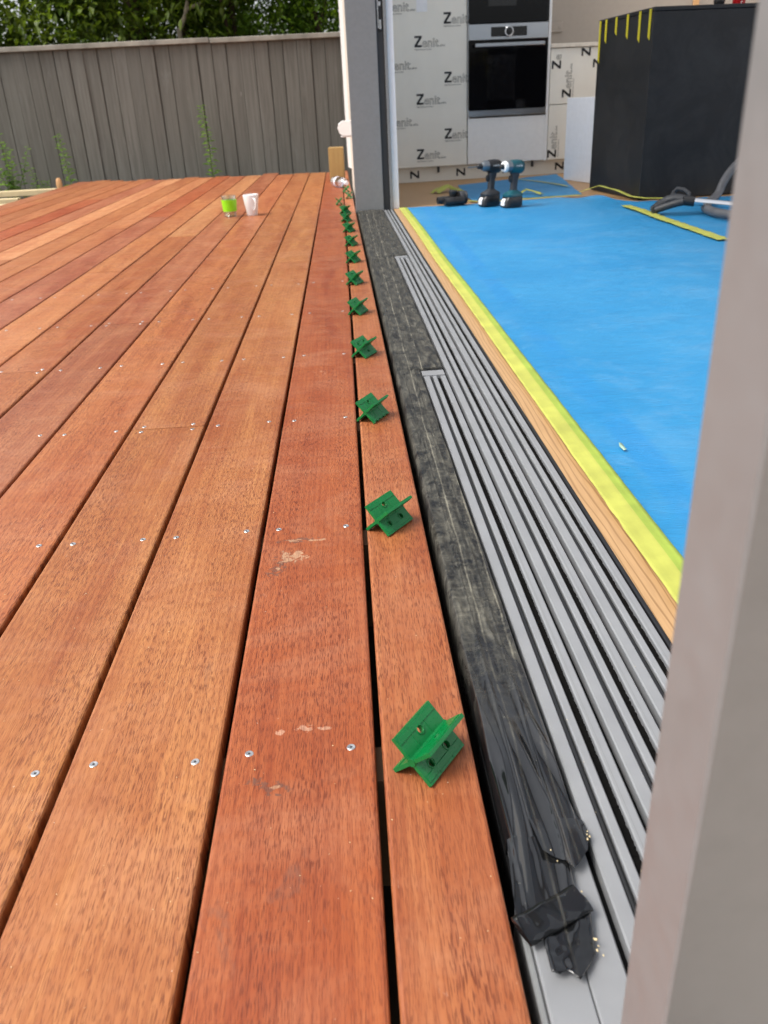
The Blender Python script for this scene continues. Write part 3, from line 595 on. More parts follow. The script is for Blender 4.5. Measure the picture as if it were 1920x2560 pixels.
def oven(name, label, z0, z1, trim=True):
    o = kthing(name, label, 'oven', 0.809, -0.012, z0); h = z1 - z0
    MB().bbox(-0.282, 0.282, 0.03, 0.30, 0.002, h - 0.002, 0.002).build('body', 'dark_frame', o)
    d = MB().bbox(-0.286, 0.286, 0, 0.028, 0.043 if trim else 0.002, h - 0.098, 0.002).build('door', 'oven_glass', o)
    MB().bbox(-0.15, 0.05, -0.0012, -0.0002, 0.10, h - 0.19, 0.0003).build('inner_window', 'display_black', d)
    hd_ = MB(); hd_.bbox(-0.250, 0.250, -0.045, -0.033, h - 0.140, h - 0.118, 0.003)
    for x in (-0.225, 0.225): hd_.box(x - .008, x + .008, -0.034, 0.001, h - 0.134, h - 0.124)
    hd_.build('handle', 'oven_steel', d)
    if trim: MB().bbox(-0.286, 0.286, 0.001, 0.028, 0.0, 0.040, 0.002).build('base_trim', 'oven_steel', o)
    p = MB().bbox(-0.286, 0.286, -0.002, 0.028, h - 0.096, h, 0.002).build('control_panel', 'oven_steel', o)
    MB().bbox(-0.128, 0.130, -0.004, -0.0025, h - 0.078, h - 0.020, 0.0008).build('display', 'display_black', p)
    T = Matrix.Translation((-0.002, -0.004, h - 0.049)) @ Matrix.Rotation(R(90), 4, 'X')
    MB().lathe([(0.033, 0), (0.033, 0.012), (0.030, 0.015), (0.024, 0.015), (0.022, 0.012)], 32, 0, T).build('dial_ring', 'steel', p)
    MB().lathe([(0.0215, 0.0), (0.0215, 0.013), (0.0, 0.0135)], 24, 0, T).build('dial', 'display_black', p)
    return o
oven('wall_oven', 'black glass wall oven with steel control panel and dial above the plain drawer', 0.418, 0.993)
oven('compact_oven', 'black glass compact oven built in above the wall oven', 0.9965, 1.460, False)
base = kthing('base_cabinet', 'low kitchen drawer cabinet in sideways-printed film next to the ovens', 'cabinet', 1.124)
MB().box(0, 1.9, 0.024, 0.58, 0.10, 0.828).build('carcass', 'cabinet_white', base)
d1_ = MB().bbox(0.002, 0.75, 0, 0.022, 0.474, 0.828, 0.001).build('drawer', 'cabinet_film', base)
d2_ = MB().bbox(0.002, 0.75, 0, 0.022, 0.105, 0.468, 0.001).build('drawer', 'cabinet_film', base)
MB().bbox(0.755, 1.5, 0, 0.022, 0.474, 0.828, 0.001).build('drawer', 'cabinet_film', base); MB().bbox(0.755, 1.5, 0, 0.022, 0.105, 0.468, 0.001).build('drawer', 'cabinet_film', base)
MB().bbox(-0.002, 1.9, -0.012, 0.60, 0.832, 0.857, 0.002).build('counter_top', 'cream_paint', base)
for d_, u, z in ((d1_, 0.162, 0.515), (d1_, 0.385, 0.700), (d2_, 0.070, 0.118), (d1_, 0.295, 0.774)): put('printed_logo', LGz if z > 0.75 else LGe if z > 0.6 else LG, d_, (u, -0.0012, z), (0, R(-90), 0))
put('printed_logo', LGe, d1_, (0.078, -0.0012, 0.700), (0, R(-90), 0))

# island
isl = thing('kitchen_island', 'dark charcoal kitchen island with yellow tape strips down one side', 'island', (1.597, 4.682, 0), R(6.1))
MB().bbox(0, 1.9, 0, 0.71, 0.004, 0.885, 0.002).build('body', 'island_board', isl)
MB().bbox(-0.001, 1.92, -0.001, 0.712, 0.8865, 0.905, 0.002).build('top', 'island_board', isl)
tp_y = [0.715, 0.605, 0.465, 0.315, 0.165, 0.045]; tp_b = [0.686, 0.782, 0.81, 0.783, 0.758, 0.761]
for (y, zb), lb in zip(zip(tp_y, tp_b), ('long yellow tape strip down the island side nearest the kitchen', 'second yellow tape strip on the island side, next to the longest strip', 'shortest yellow tape strip on the island side', 'yellow tape strip on the island side next to the shortest strip', 'fifth yellow tape strip on the island side from the longest strip', 'yellow tape strip on the island side nearest its front corner')):
    y = min(y, 0.690); m = MB(); wd = 0.0125
    m.add([(-0.0022, y - wd, 0.8995), (-0.0022, y + wd, 0.8995), (-0.0022, y + wd, zb + 0.018), (-0.0022, y - wd, zb), (-0.0012, y - wd, 0.8995), (-0.0012, y + wd, 0.8995), (-0.0012, y + wd, zb + 0.018), (-0.0012, y - wd, zb)],
          [(0, 1, 2, 3), (4, 7, 6, 5), (0, 3, 7, 4), (1, 5, 6, 2), (2, 6, 7, 3), (0, 4, 5, 1)])
    tag(m.build('tape_strip', 'tape_bright', None, (1.597, 4.682, 0), (0, 0, R(6.1))), lb, 'tape', 'yellow tape strips on the island')
# white panel leaning at the far side of the island
wpn = thing('white_panel', 'white board standing upright beside the island', 'panel', (1.536, 6.10, 0.003), math.atan2(5.764 - 6.10, 1.627 - 1.536))
MB().bbox(0, 0.355, 0, 0.018, 0, 0.51, 0.001).build('board', 'white_board', wpn)
c_ = thing('red_can', 'red drink can standing on the island top', 'can', (2.165, 5.03, 0.905))
MB().lathe([(0.0, 0.002), (0.022, 0.002), (0.026, 0.0), (0.033, 0.010), (0.033, 0.105), (0.027, 0.120), (0.026, 0.118), (0.0, 0.117)], 24).build('body', 'red_can', c_)
text_mb = MB(); text_geo(text_mb, 'S', 0.03, 0, 0.0, Matrix.Translation((-0.010, -0.0335, 0.01)) @ Matrix.Rotation(R(90), 4, 'X'), 0.3); text_mb.build('lettering', 'label_white', c_)
c_ = thing('round_gadget', 'small round black gadget with grey foot standing on the island top', 'gadget', (2.055, 5.02, 0.905))
MB().lathe([(0, 0.004), (0.012, 0.006), (0.026, 0.022), (0.030, 0.040), (0.026, 0.058), (0.0, 0.070)], 20).build('body', 'black_plastic', c_)
MB().lathe([(0, 0), (0.022, 0), (0.024, 0.005), (0.014, 0.011), (0, 0.012)], 20).build('foot', 'grey_metal', c_)

# ---------------------------------------------------------------- sliding door frame
fr = thing('sliding_door_frame', 'grey aluminium sliding door frame with stepped triple-rail sill', 'door frame', (0, 0, 0), HA)
sill = MB(); sill.box(0.104, 0.330, 0.20, 0.60, -0.09, -0.016).box(0.136, 0.330, 0.6005, 4.91, -0.09, -0.016).build('sill_base', 'groove_black', fr)
def strip(name, mat, x0, x1, y0, y1, z0, z1, b=0.0012, parent=fr): return MB().bbox(x0, x1, y0, y1, z0, z1, b).build(name, mat, parent)
strip('sill_plate', 'rail_aluminium', 0.106, 0.1375, 0.20, 0.595, -0.0155, -0.004)
strip('sill_plate', 'rail_aluminium', 0.1382, 0.1655, 0.20, 4.905, -0.0155, -0.0042)
strip('sill_lip', 'grey_aluminium', 0.1005, 0.1055, 0.20, 0.42, -0.06, -0.008)
yend = [1.742, 3.285, 4.905]
for k in range(3):
    x = 0.1655 + 0.0545 * k; ye = yend[k]; y0 = 0.20
    strip('rail', 'rail_aluminium', x + 0.0062, x + 0.0192, y0, ye, -0.0155, -0.001)
    MB().tube([(x + 0.0225, y0, -0.0065), (x + 0.0225, ye, -0.0065)], 0.0026, 8).build('gasket', 'rubber', fr)
    strip('rail', 'rail_aluminium', x + 0.0257, x + 0.0342, y0, ye, -0.0155, -0.001)
    m = MB(); n = 900                                     # brush pile with an uneven edge
    for i in range(n):
        ya, yb = y0 + (ye - y0) * i / n, y0 + (ye - y0) * (i + 1) / n
        m.box(x + 0.0346 + random.uniform(-.0002, .0002), x + 0.0428 + random.uniform(-.0010, .0006), ya, yb, -0.0155, -0.0075 + random.uniform(-.0003, .0003))
    m.build('brush_seal', 'brush_pile', fr)
    strip('rail', 'rail_aluminium', x + 0.0430, x + 0.0540, y0, ye, -0.0155, -0.0014)
    MB().box(x + 0.0462, x + 0.0468, y0, ye, -0.004, -0.0013).build('rail_groove', 'grey_aluminium', fr)
    if k < 2:
        strip('end_cap', 'rail_aluminium', x + 0.0035, x + 0.0535, ye + 0.001, ye + 0.034, -0.0155, 0.0012)
        strip('sill_plate', 'rail_aluminium', x + 0.001, x + 0.0540, ye + 0.036, 4.905, -0.0155, -0.0045)
strip('edge_seal', 'rubber', 0.3295, 0.3345, 0.20, 4.905, -0.012, 0.0012, 0.0008)
# far jamb
j = strip('far_jamb', 'grey_aluminium', 0.1235, 0.2810, 4.910, 4.966, -0.012, 2.20, 0.0015)
strip('jamb_channel', 'dark_frame', 0.2812, 0.2875, 4.925, 4.966, -0.012, 2.20, 0.0006)
strip('jamb_inner', 'dark_frame', 0.2877, 0.3195, 4.935, 4.966, -0.012, 2.20, 0.001)
strip('jamb_inner', 'grey_aluminium', 0.3197, 0.3352, 4.912, 4.966, -0.012, 2.20, 0.001)
kp = strip('lock_keeper', 'black_plastic', 0.2885, 0.3150, 4.928, 4.934, 0.872, 1.19, 0.001)
MB().bbox(0.2895, 0.2955, 4.921, 4.9275, 0.885, 1.18, 0.0008).bbox(0.297, 0.309, 4.921, 4.9275, 0.882, 0.925, 0.0008).bbox(0.297, 0.309, 4.921, 4.9275, 0.985, 1.005, 0.0008).build('lock_keeper_metal', 'steel', fr)
# near jamb, close to the camera
strip('near_jamb', 'grey_aluminium', 0.1235, 0.2810, 0.222, 0.266, -0.012, 2.20, 0.0012)
strip('jamb_inner', 'grey_aluminium', 0.2813, 0.3352, 0.222, 0.262, -0.012, 2.20, 0.001)
strip('head', 'grey_aluminium', 0.1235, 0.3352, 0.2665, 4.909, 2.14, 2.195, 0.001)

# white plastic tap box on the wall
tbx = thing('tap_box', 'white plastic box fixed to the cream outside wall', 'box', (0.0, 6.0, 0.40), HA)
m = MB(); prof = [(0.078, 0.045), (0.018, 0.045), (-0.006, 0.028), (-0.014, 0.0), (-0.002, -0.030), (0.018, -0.042), (0.078, -0.042)]
m.loft([[Vector((x, y, z)) for x, z in prof] for y in (-0.06, 0.06)], 0, False, True); m.build('cover', 'white_paint', tbx)
MB().bbox(0.005, 0.078, -0.05, 0.05, -0.052, -0.043, 0.002).build('base', 'white_paint', tbx)

# ---------------------------------------------------------------- black membrane over the sill
def nz(x, y, z=0.0): return noise.noise(Vector((x, y, z)))
def mem_right(y): return 0.1665 if y < 1.779 else (0.2195 if y < 3.322 else 0.2735)
m = MB(); rows = []
ys = []; y = 0.405
while y < 4.906: ys.append(y); y += 0.0018 if y < 0.95 else 0.0035 if y < 1.4 else (0.008 if y < 2.4 else 0.016)
NX = 72
def fold(n_): return max(0.0, 1 - 3.2 * abs(n_)) ** 1.4
def mem_xl(y): return deckR(y) + 0.0105 + 0.0122 * y
def memz(x, y):
    near = max(0.0, min(1.0, (0.86 - y) / 0.26)); xl = mem_xl(y); xr = mem_right(y)
    u = max(0.0, min(1.0, (x - xl - 0.003) / (xr - xl - 0.003)))
    z = 0.0013
    z += 0.0013 * (1 - near) * (1 - abs(nz(x * 70 + 1.0 * nz(x * 20, y * 3), y * 4.0, 1.0)) * 2)                      # long creases
    z += (0.0006 * nz(x * 30, y * 45, 4.0) + 0.0005 * (1 - 2 * abs(nz(x * 18, y * 70, 7.0)))) * (1 - near)
    z += near * (0.0050 * max(0.0, 1 - 2.6 * abs(nz(x * 44 + 0.9 * nz(y * 5, 2), y * 3.6, 2.0))) ** 1.6 + 0.0016 * nz(x * 50, y * 9, 6.0))
    z += (1 - near) * (0.0009 * fold(nz(x * 45, y * 60 + 2 * nz(x * 30, y * 4), 12.0)) + 0.0011 * fold(nz(x * 75 + nz(y * 6, 3), y * 9, 14.0)))
    for cx in (0.36, 0.70):
        xc_ = cx * 0.070 + 0.1 + 0.004 * nz(cx * 10, y * 3.0) + 0.008 * (y / 5)
        z += 0.0014 * math.exp(-((x - xc_) / 0.0013) ** 2)
    return z * min(1, (1 - u) * 26 + 0.10) * min(1, u * 40 + 0.30) + 0.0006
for y in ys:
    if y < 0.470: continue
    xl = mem_xl(y); xr = mem_right(y) + 0.0018 * nz(3, y * 9) + 0.004 * max(0, 1 - abs(y - 0.478) / 0.03)
    row = []
    for i in range(NX + 1):
        if i == 0: row.append(Vector((xl, y, -0.045))); continue
        if i == 1: row.append(Vector((xl + 0.0008, y, -0.0012))); continue
        x = xl + 0.003 + (xr - xl - 0.003) * (i - 2) / (NX - 2)
        row.append(Vector((x, y, memz(x, y))))
    rows.append(row)
vs_ = [p for r in rows for p in r]; fs_ = []
for a_ in range(len(rows) - 1):
    for b_ in range(NX): fs_.append((a_ * (NX + 1) + b_, a_ * (NX + 1) + b_ + 1, (a_ + 1) * (NX + 1) + b_ + 1, (a_ + 1) * (NX + 1) + b_))
m.add(vs_, fs_, 0, True)
mem = thing('damp_proof_membrane', 'torn dusty black plastic membrane over the sill beside the deck', 'plastic sheet', (0, 0, 0), HA)
me = m.mesh('sheet', 'black_membrane'); ob = put('sheet', me, mem)
def patch(name, poly_near, poly_far, z0, amp, seed, parent, n=26, kx=70, ky=40, arch=0.0):
    """crumpled strip between two polylines of equal count"""
    vs_ = []; fs_ = []; k = len(poly_near)
    for i in range(n + 1):
        t = i / n
        for jx in range(4 * (k - 1) + 1):
            q = min(int(jx / 4), k - 2); f_ = jx / 4 - q
            pn = Vector(poly_near[q]).lerp(Vector(poly_near[q + 1]), f_); pf = Vector(poly_far[q]).lerp(Vector(poly_far[q + 1]), f_)
            p = pn.lerp(pf, t); x, y = p.x, p.y
            z = z0 + amp * (1 - 2 * abs(nz(x * kx, y * ky, seed))) + amp * 0.5 * nz(x * 160, y * 160, seed) + arch * math.sin(math.pi * t)
            vs_.append(Vector((x, y, max(z, -0.0035) if len(p) < 3 or True else z)))
    w_ = 4 * (k - 1) + 1
    for i in range(n):
        for jx in range(w_ - 1): fs_.append((i * w_ + jx, i * w_ + jx + 1, (i + 1) * w_ + jx + 1, (i + 1) * w_ + jx))
    o = MB().add(vs_, fs_, 0, True).build(name, 'black_membrane', parent)
    md = o.modifiers.new('s', 'SOLIDIFY'); md.thickness = 0.0006
    return o
V3 = lambda *p: [Vector((x, y, 0)) for x, y in p]
# folded-over band at the torn end, loose tongue beneath it, and the flap on the rail side
def lobe(name, near_l, far_l, zadd, n=26):
    vs_ = []; fs_ = []; k = len(near_l); w_ = 5 * (k - 1) + 1
    for i in range(n + 1):
        t = i / n
        for jx in range(w_):
            q_ = min(jx // 5, k - 2); f_ = jx / 5 - q_
            p = Vector(near_l[q_]).lerp(Vector(near_l[q_ + 1]), f_).lerp(Vector(far_l[q_]).lerp(Vector(far_l[q_ + 1]), f_), t)
            vs_.append((p.x, p.y, max(memz(p.x, p.y), -0.003) + zadd(p.x, p.y, t)))
    for i in range(n):
        for jx in range(w_ - 1): fs_.append((i * w_ + jx, i * w_ + jx + 1, (i + 1) * w_ + jx + 1, (i + 1) * w_ + jx))
    return MB().add(vs_, fs_, 0, True).build(name, 'black_membrane', mem)
lobe('torn_lobe', V3((0.0970, 0.398), (0.106, 0.401), (0.118, 0.405), (0.132, 0.410), (0.147, 0.415)), V3((mem_xl(.472) + .001, 0.472), (0.111, 0.472), (0.123, 0.472), (0.136, 0.473), (0.149, 0.474)), lambda x, y, t: 0.0003)
lobe('torn_lobe', V3((0.130, 0.455), (0.138, 0.4475), (0.145, 0.440), (0.1505, 0.436), (0.158, 0.4435), (0.165, 0.452), (0.1705, 0.467)), V3((0.127, 0.490), (0.134, 0.490), (0.141, 0.490), (0.148, 0.490), (0.156, 0.489), (0.164, 0.488), (0.1705, 0.487)), lambda x, y, t: 0.0042 * (1 - t) + 0.0004)
# the end is rolled back into a flat hem, with a loose tongue below it
def hem():
    rings = []
    for k in range(15):
        t = k / 14; c0 = Vector((0.0985, 0.388, 0.004)).lerp(Vector((0.1495, 0.411, 0.005)), t); d_ = Vector((-0.40, 0.917, 0)); r_ = []
        for q_ in range(14):
            a2 = 2 * math.pi * q_ / 14; hw = 0.0128 + 0.0010 * nz(t * 6, 1.0); hh = 0.0030 + 0.0010 * nz(t * 5, q_ * .5)
            r_.append(c0 + d_ * hw * math.cos(a2) + Vector((0, 0, hh * math.copysign(abs(math.sin(a2)) ** 0.7, math.sin(a2)) + 0.0012 * nz(t * 9, math.cos(a2) * 1.5))))
        rings.append(r_)
    return MB().loft(rings, 0, True, True).build('hem', 'black_membrane', mem)
hem()
patch('tongue', V3((0.113, 0.3565), (0.118, 0.3550), (0.124, 0.357), (0.131, 0.350), (0.139, 0.358), (0.147, 0.368)), V3((0.113, 0.392), (0.119, 0.396), (0.127, 0.400), (0.135, 0.405), (0.145, 0.409), (0.1535, 0.406)), 0.0008, 0.0026, 9.0, mem, 22, 34, 10)
# dried adhesive crumbs along the torn edges
m = MB()
for (x, y, n_) in ((0.1500, 0.372, 7), (0.1505, 0.409, 4), (0.1695, 0.470, 4), (0.137, 0.450, 4)):
    for _ in range(n_):
        r_ = random.uniform(.0004, .0009); p = Vector((x + random.gauss(0, .0016), y + random.gauss(0, .004), 0.0065 + random.uniform(-.002, .0)))
        m.loft([sring(p + Vector((0, 0, dz * r_)), (1, 0, 0), (0, 1, 0), r_ * s_, r_ * s_ * 1.6, 6) for dz, s_ in ((-1, .4), (0, 1), (1, .4))])
m.build('adhesive_crumbs', 'pine_pale', mem)['kind'] = 'stuff'

# ---------------------------------------------------------------- protective floor film and tape
def sheet(name, label, fun, nu, nv, zf, loc=(0, 0, 0)):
    vs_ = []; fs_ = []
    for i in range(nv + 1):
        for jx in range(nu + 1):
            x, y = fun(jx / nu, i / nv); vs_.append((x, y, zf(x, y)))
    for i in range(nv):
        for jx in range(nu): fs_.append((i * (nu + 1) + jx, i * (nu + 1) + jx + 1, (i + 1) * (nu + 1) + jx + 1, (i + 1) * (nu + 1) + jx))
    return tag(MB().add(vs_, fs_, 0, True).build(name, 'blue_film', None, loc), label, 'floor film')
def far_edge(x):
    r_ = 0.012 * nz(x * 7, 3.3) + 0.006 * nz(x * 25, 1.3)
    if x < 1.30: return 4.885 + (x - 0.35) * 0.12 + r_
    if x < 1.60: return 5.00 + (x - 1.30) * -1.2 + r_
    return 4.61 + 0.02 * (x - 1.6) + r_
def fun1(u, v):
    ye = -3.0 + v * 8; x0 = 0.388 - 0.0122 * 0
    xx = x0 + u * 4.0; y = -3.0 + (far_edge(xx) + 3.0) * v
    xl = 0.400 - 0.0122 * y if y > 0 else 0.400
    return (xx - x0) + xl, y
def zf1(x, y):
    z = 0.0045 + 0.0028 * nz(x * 2.2, y * 1.6) + 0.0020 * nz(x * 7, y * 6, 2)
    z = max(z, 0.0022)
    z += 0.045 * math.exp(-((x - 1.47) / 0.09) ** 2 - ((y - 4.86) / 0.10) ** 2)
    return z
sheet('floor_film', 'large bright blue protective film on the floor inside the door', fun1, 150, 260, zf1)
def fun2(u, v):
    a_ = Vector((0.74, 5.06)).lerp(Vector((1.40, 5.10)), u); b_ = Vector((0.79, 6.08)).lerp(Vector((1.60, 6.56)), u); p = a_.lerp(b_, v)
    return p.x + 0.01 * nz(v * 6, u * 3), p.y + 0.015 * nz(u * 8, 4)
sheet('floor_film', 'smaller blue film piece on the floor between the drills and the kitchen', fun2, 40, 40, lambda x, y: 0.004 + 0.002 * abs(nz(x * 5, y * 5)) )
def tape(name, label, pts, w_, z, mat='tape_yellow', ridge=0.0, rag=0.0012, seed=0):
    pts = [Vector(p) for p in pts]; out_ = []
    for a_, b_ in zip(pts, pts[1:]):
        n_ = max(1, int((b_ - a_).length / 0.012))
        out_ += [a_.lerp(b_, k / n_) for k in range(n_)]
    out_.append(pts[-1]); vs_ = []; fs_ = []; K = 9
    for i, p in enumerate(out_):
        d = (out_[min(i + 1, len(out_) - 1)] - out_[max(i - 1, 0)]).normalized(); s_ = Vector((d.y, -d.x, 0))
        for k in range(K):
            t = k / (K - 1) * 2 - 1; e = rag * nz(i * .35, seed, k if k in (0, K - 1) else 0) if k in (0, K - 1) else 0
            q = p + s_ * (t * w_ / 2 + e)
            vs_.append((q.x, q.y, z + p.z + ridge * max(0, 1 - abs(t - 0.15) * 2.5) + 0.0010 * nz(q.x * 30, q.y * 12, seed)))
    for i in range(len(out_) - 1):
        for k in range(K - 1): fs_.append((i * K + k, i * K + k + 1, (i + 1) * K + k + 1, (i + 1) * K + k))
    mb_ = MB()
    mb_.add(vs_, fs_, 0, True)
    if ridge == 0.0019: mb_.mi = [1 if (i % (K - 1)) >= 5 else 0 for i in range(len(fs_))]      # where it lies over the blue film it shows greener
    o = mb_.build(name, [mat, 'tape_green']); md = o.modifiers.new('s', 'SOLIDIFY'); md.thickness = 0.0004; md.offset = 1
    return tag(o, label, 'tape')
tape('floor_tape', 'long yellow tape sealing the blue film along the door sill', [(0.387 - 0.0122 * y + 0.003 * nz(y * 1.1, 8), y, 0.0035) for y in [-2.0 + 0.3 * k for k in range(23)] + [4.88]], 0.047, 0.0048, ridge=0.0019, seed=1)
tape('floor_tape', 'yellow tape across the blue film under the vacuum handle', [(1.445 + 0.012 * nz(y * 3, 2), y, 0) for y in (4.42, 4.2, 3.95, 3.7, 3.4, 3.22)], 0.052, 0.0125, ridge=0.002, rag=0.010, seed=2)
tape('floor_tape', 'thin yellow tape edge between the two blue films by the drills', [(0.72, 5.06, 0), (0.78, 4.99, 0), (0.90, 4.98, 0), (1.2, 5.015, 0), (1.38, 5.03, 0.002)], 0.035, 0.0088, 'tape_yellow', rag=0.006, seed=3)
tape('floor_tape', 'ragged yellow tape sticking up at the island corner', [(1.36, 5.02, 0.012), (1.45, 4.93, 0.052), (1.53, 4.83, 0.030), (1.57, 4.74, 0.008), (1.62, 4.64, 0.004), (1.72, 4.60, 0.003)], 0.030, 0.012, 'tape_yellow', ridge=0.004, rag=0.014, seed=4)
tape('floor_tape', 'crumpled yellow tape ball on the bare oak floor', [(0.585, 5.62, 0.0), (0.63, 5.68, 0.022), (0.68, 5.72, 0.030), (0.72, 5.70, 0.012), (0.74, 5.62, 0.0)], 0.085, 0.004, 'tape_yellow', ridge=0.018, rag=0.012, seed=5)
tape('floor_tape', 'curled torn yellow tape scrap lying behind the teal driver', [(1.07, 5.27, 0.004), (1.11, 5.30, 0.020), (1.15, 5.22, 0.012), (1.17, 5.14, 0.004)], 0.030, 0.010, 'tape_yellow', ridge=0.006, rag=0.008, seed=6)
tape('floor_tape', 'faded yellow tape edge on the smaller blue film beside the white board', [(1.20, 6.33, 0), (1.32, 6.05, 0), (1.40, 5.75, 0), (1.42, 5.52, 0.004)], 0.020, 0.010, 'tape_yellow', rag=0.006, seed=7)
m = MB(); m.add([(-.012, -.018, .001), (-.004, -.020, .004), (.004, 0, .003), (.012, .018, .002), (.002, .020, .005), (-.008, .004, .002)], [(0, 1, 2, 5), (5, 2, 3, 4)], 0, True)
o = m.build('paper_scrap', 'scrap', None, (0.439, 1.258, 0.0075), (0, 0, 0.25)); o.scale = (0.55, 0.75, 0.6); o.modifiers.new('s', 'SOLIDIFY').thickness = 0.0005
tag(o, 'tiny pale green scrap lying on the blue film', 'scrap')

# ================================================================ GREEN CLIPS
def clip_mesh():
    m = MB(); L, W, t = 0.060, 0.0265, 0.0040
    # plates cross on the local Y axis; y runs 0..L, the near cross end at y = 0
    for s_, holes, notch in ((1, [(0.030, -0.0145), (0.016, 0.0130), (0.043, 0.0130)], False), (-1, [(0.030, -0.0150)], True)):
        ol = [(0, -W), (L, -W)]
        if notch:                                            # wavy grip edge
            ol = [(0, -W), (L, -W), (L, W)]
            n_ = 16
            for k in range(n_ + 1):
                yy = L - 0.004 - (L - 0.008) * k / n_; ol.append((yy, W - (0.0022 if k % 4 in (1, 2) else 0.0)))
            ol += [(0, W)]
        else: ol += [(L, W), (0, W)]
        # plate frame: local x -> along L (world y), local y -> wing direction
        wing = Vector((s_ * math.sin(R(46)), 0, -math.cos(R(46)))); ax = Vector((0, 1, 0)); nn = ax.cross(wing)
        T = Matrix((ax, wing, nn)).transposed().to_4x4(); T.translation = Vector((0, 0, W * math.cos(R(46)) + t * 0.5 * math.sin(R(46))))
        m.plate(ol, [circ(hx_, hy_, 0.0036) for hx_, hy_ in holes], t, T)
        # raised ribs along the wings, both faces
        for f_ in (1, -1):
            for wy in (-0.0205, 0.0205): m.box(0.001, L - 0.001, wy - 0.0030, wy + 0.0030, f_ * (t / 2) - 0.0002, f_ * (t / 2) + 0.0006 if f_ > 0 else f_ * (t / 2) + 0.0002, 0, T) if f_ > 0 else m.box(0.001, L - 0.001, wy - 0.0030, wy + 0.0030, -t / 2 - 0.0006, -t / 2 + 0.0002, 0, T)
            for yy in (0.0185, 0.0405):
                m.box(yy - 0.0005, yy + 0.0005, -W + 0.001, W - 0.001, f_ * t / 2 - 0.0005, f_ * t / 2 + 0.0005, 0, T)
            for hx_, hy_ in holes:                            # collar round each hole
                rg = []
                for r_, z_ in ((0.0037, 0), (0.0037, 0.0009), (0.0048, 0.0009), (0.0052, 0)): rg.append([T @ Vector((hx_ + r_ * math.cos(q), hy_ + r_ * math.sin(q), f_ * (t / 2 + z_))) for q in [2 * math.pi * k / 16 for k in range(16)]])
                m.loft(rg, 0, True, False)
    # axis thickening at the crossing
    zc = W * math.cos(R(46)) + t * 0.5 * math.sin(R(46)); m.tube([(0, -0.0005, zc), (0, L + 0.0005, zc)], 0.0042, 8)
    return m
def variant(T):
    m_ = clip_mesh(); m_.v = [tuple(T @ Vector(p)) for p in m_.v]; return m_.mesh('spacer', 'green_plastic')
ZC = 0.0265 * math.cos(R(46)) + 0.002 * math.sin(R(46))
def about(M_): return Matrix.Translation((0, 0.03, ZC)) @ M_ @ Matrix.Translation((0, -0.03, -ZC))
CMS = [variant(Matrix.Identity(4)), variant(about(Matrix.Rotation(math.pi, 4, 'Y'))), variant(about(Matrix.Rotation(math.pi, 4, 'Z')))]
CM = CMS[0]; order = [0, 0, 2, 1, 2, 0, 1, 2, 0, 1, 2]
ordn = ['first', 'second', 'third', 'fourth', 'fifth', 'sixth', 'seventh', 'eighth', 'ninth', 'tenth', 'eleventh']
spots = [((0.043, 0.537), 36), ((0.032, 1.007), 38), ((0.030, 1.459), 30), ((0.027, 1.903), 29), ((0.025, 2.347), 24), ((0.022, 2.784), 26), ((0.026, 3.212), 23), ((0.025, 3.626), 22), ((0.017, 4.052), 27), ((0.010, 4.444), 24), ((0.002, 4.80), 30)]
for i, ((x, y), az) in enumerate(spots):
    a_ = -R(az); off = Matrix.Rotation(a_, 3, 'Z') @ Vector((-0.0185, 0.0, 0))
    tag(put('deck_spacer', CMS[order[i]], None, (x + off.x, y + off.y, 0.0002), (0, 0, a_)), '%s green plastic X-shaped spacer in the row counted from the torn black plastic end' % ordn[i], 'spacer', 'green plastic spacers in a row on the deck')
for (x, y), az, lb in (((-0.030, 5.26), -4, 'green X-shaped spacer standing over the board gap near the door frame foot'), ((0.028, 5.60), 12, 'green X-shaped spacer set between the water bottle and the door frame foot'), ((0.022, 6.04), -8, 'green X-shaped spacer touching the fallen water bottle')):
    tag(put('deck_spacer', CM, None, (x, y, 0.0002), (0, 0, -R(az))), lb, 'spacer', 'green plastic spacers in a row on the deck')

# ================================================================ THINGS ON THE DECK
cup = thing('glass_cup', 'clear glass cup with a lime green silicone band on the deck', 'cup', (-0.650, 4.975, 0.0003))
MB().lathe([(0.0, 0.004), (0.030, 0.004), (0.0320, 0.008), (0.0395, 0.112), (0.0415, 0.112), (0.0420, 0.110), (0.0345, 0.003), (0.032, 0.0), (0.0, 0.0)], 32).build('glass', 'clear_glass', cup)
MB().lathe([(0.0368, 0.030), (0.0385, 0.0295), (0.0430, 0.090), (0.0408, 0.0905), (0.0368, 0.030)], 32).build('band', 'lime_silicone', cup)
mug = thing('coffee_mug', 'white ceramic mug with handle standing on the deck', 'mug', (-0.527, 4.985, 0.0003), R(-62))
MB().lathe([(0.0, 0.004), (0.026, 0.005), (0.030, 0.012), (0.0405, 0.108), (0.0415, 0.111), (0.0435, 0.110), (0.0440, 0.106), (0.0410, 0.080), (0.0310, 0.004), (0.0285, 0.0), (0.0, 0.0005)], 36).build('bowl', 'ceramic_white', mug)
MB().tube([(0.040, 0, 0.088), (0.054, 0, 0.090), (0.061, 0, 0.082), (0.062, 0, 0.066), (0.057, 0, 0.048), (0.047, 0, 0.037), (0.034, 0, 0.031)], [.0052, .0048, .0046, .0046, .0046, .0046, .0052], 10, 0, True, 1.3).build('handle', 'ceramic_white', mug)
bt = thing('water_bottle', 'clear plastic water bottle with white cap lying on the deck', 'bottle', (-0.065, 6.52, 0.0005))
ang = math.atan2(6.31 - 6.52, 0.035 + 0.065)
T = Matrix.Rotation(ang, 4, 'Z') @ Matrix.Translation((0, 0, 0.0365)) @ Matrix.Rotation(R(90), 4, 'Y')
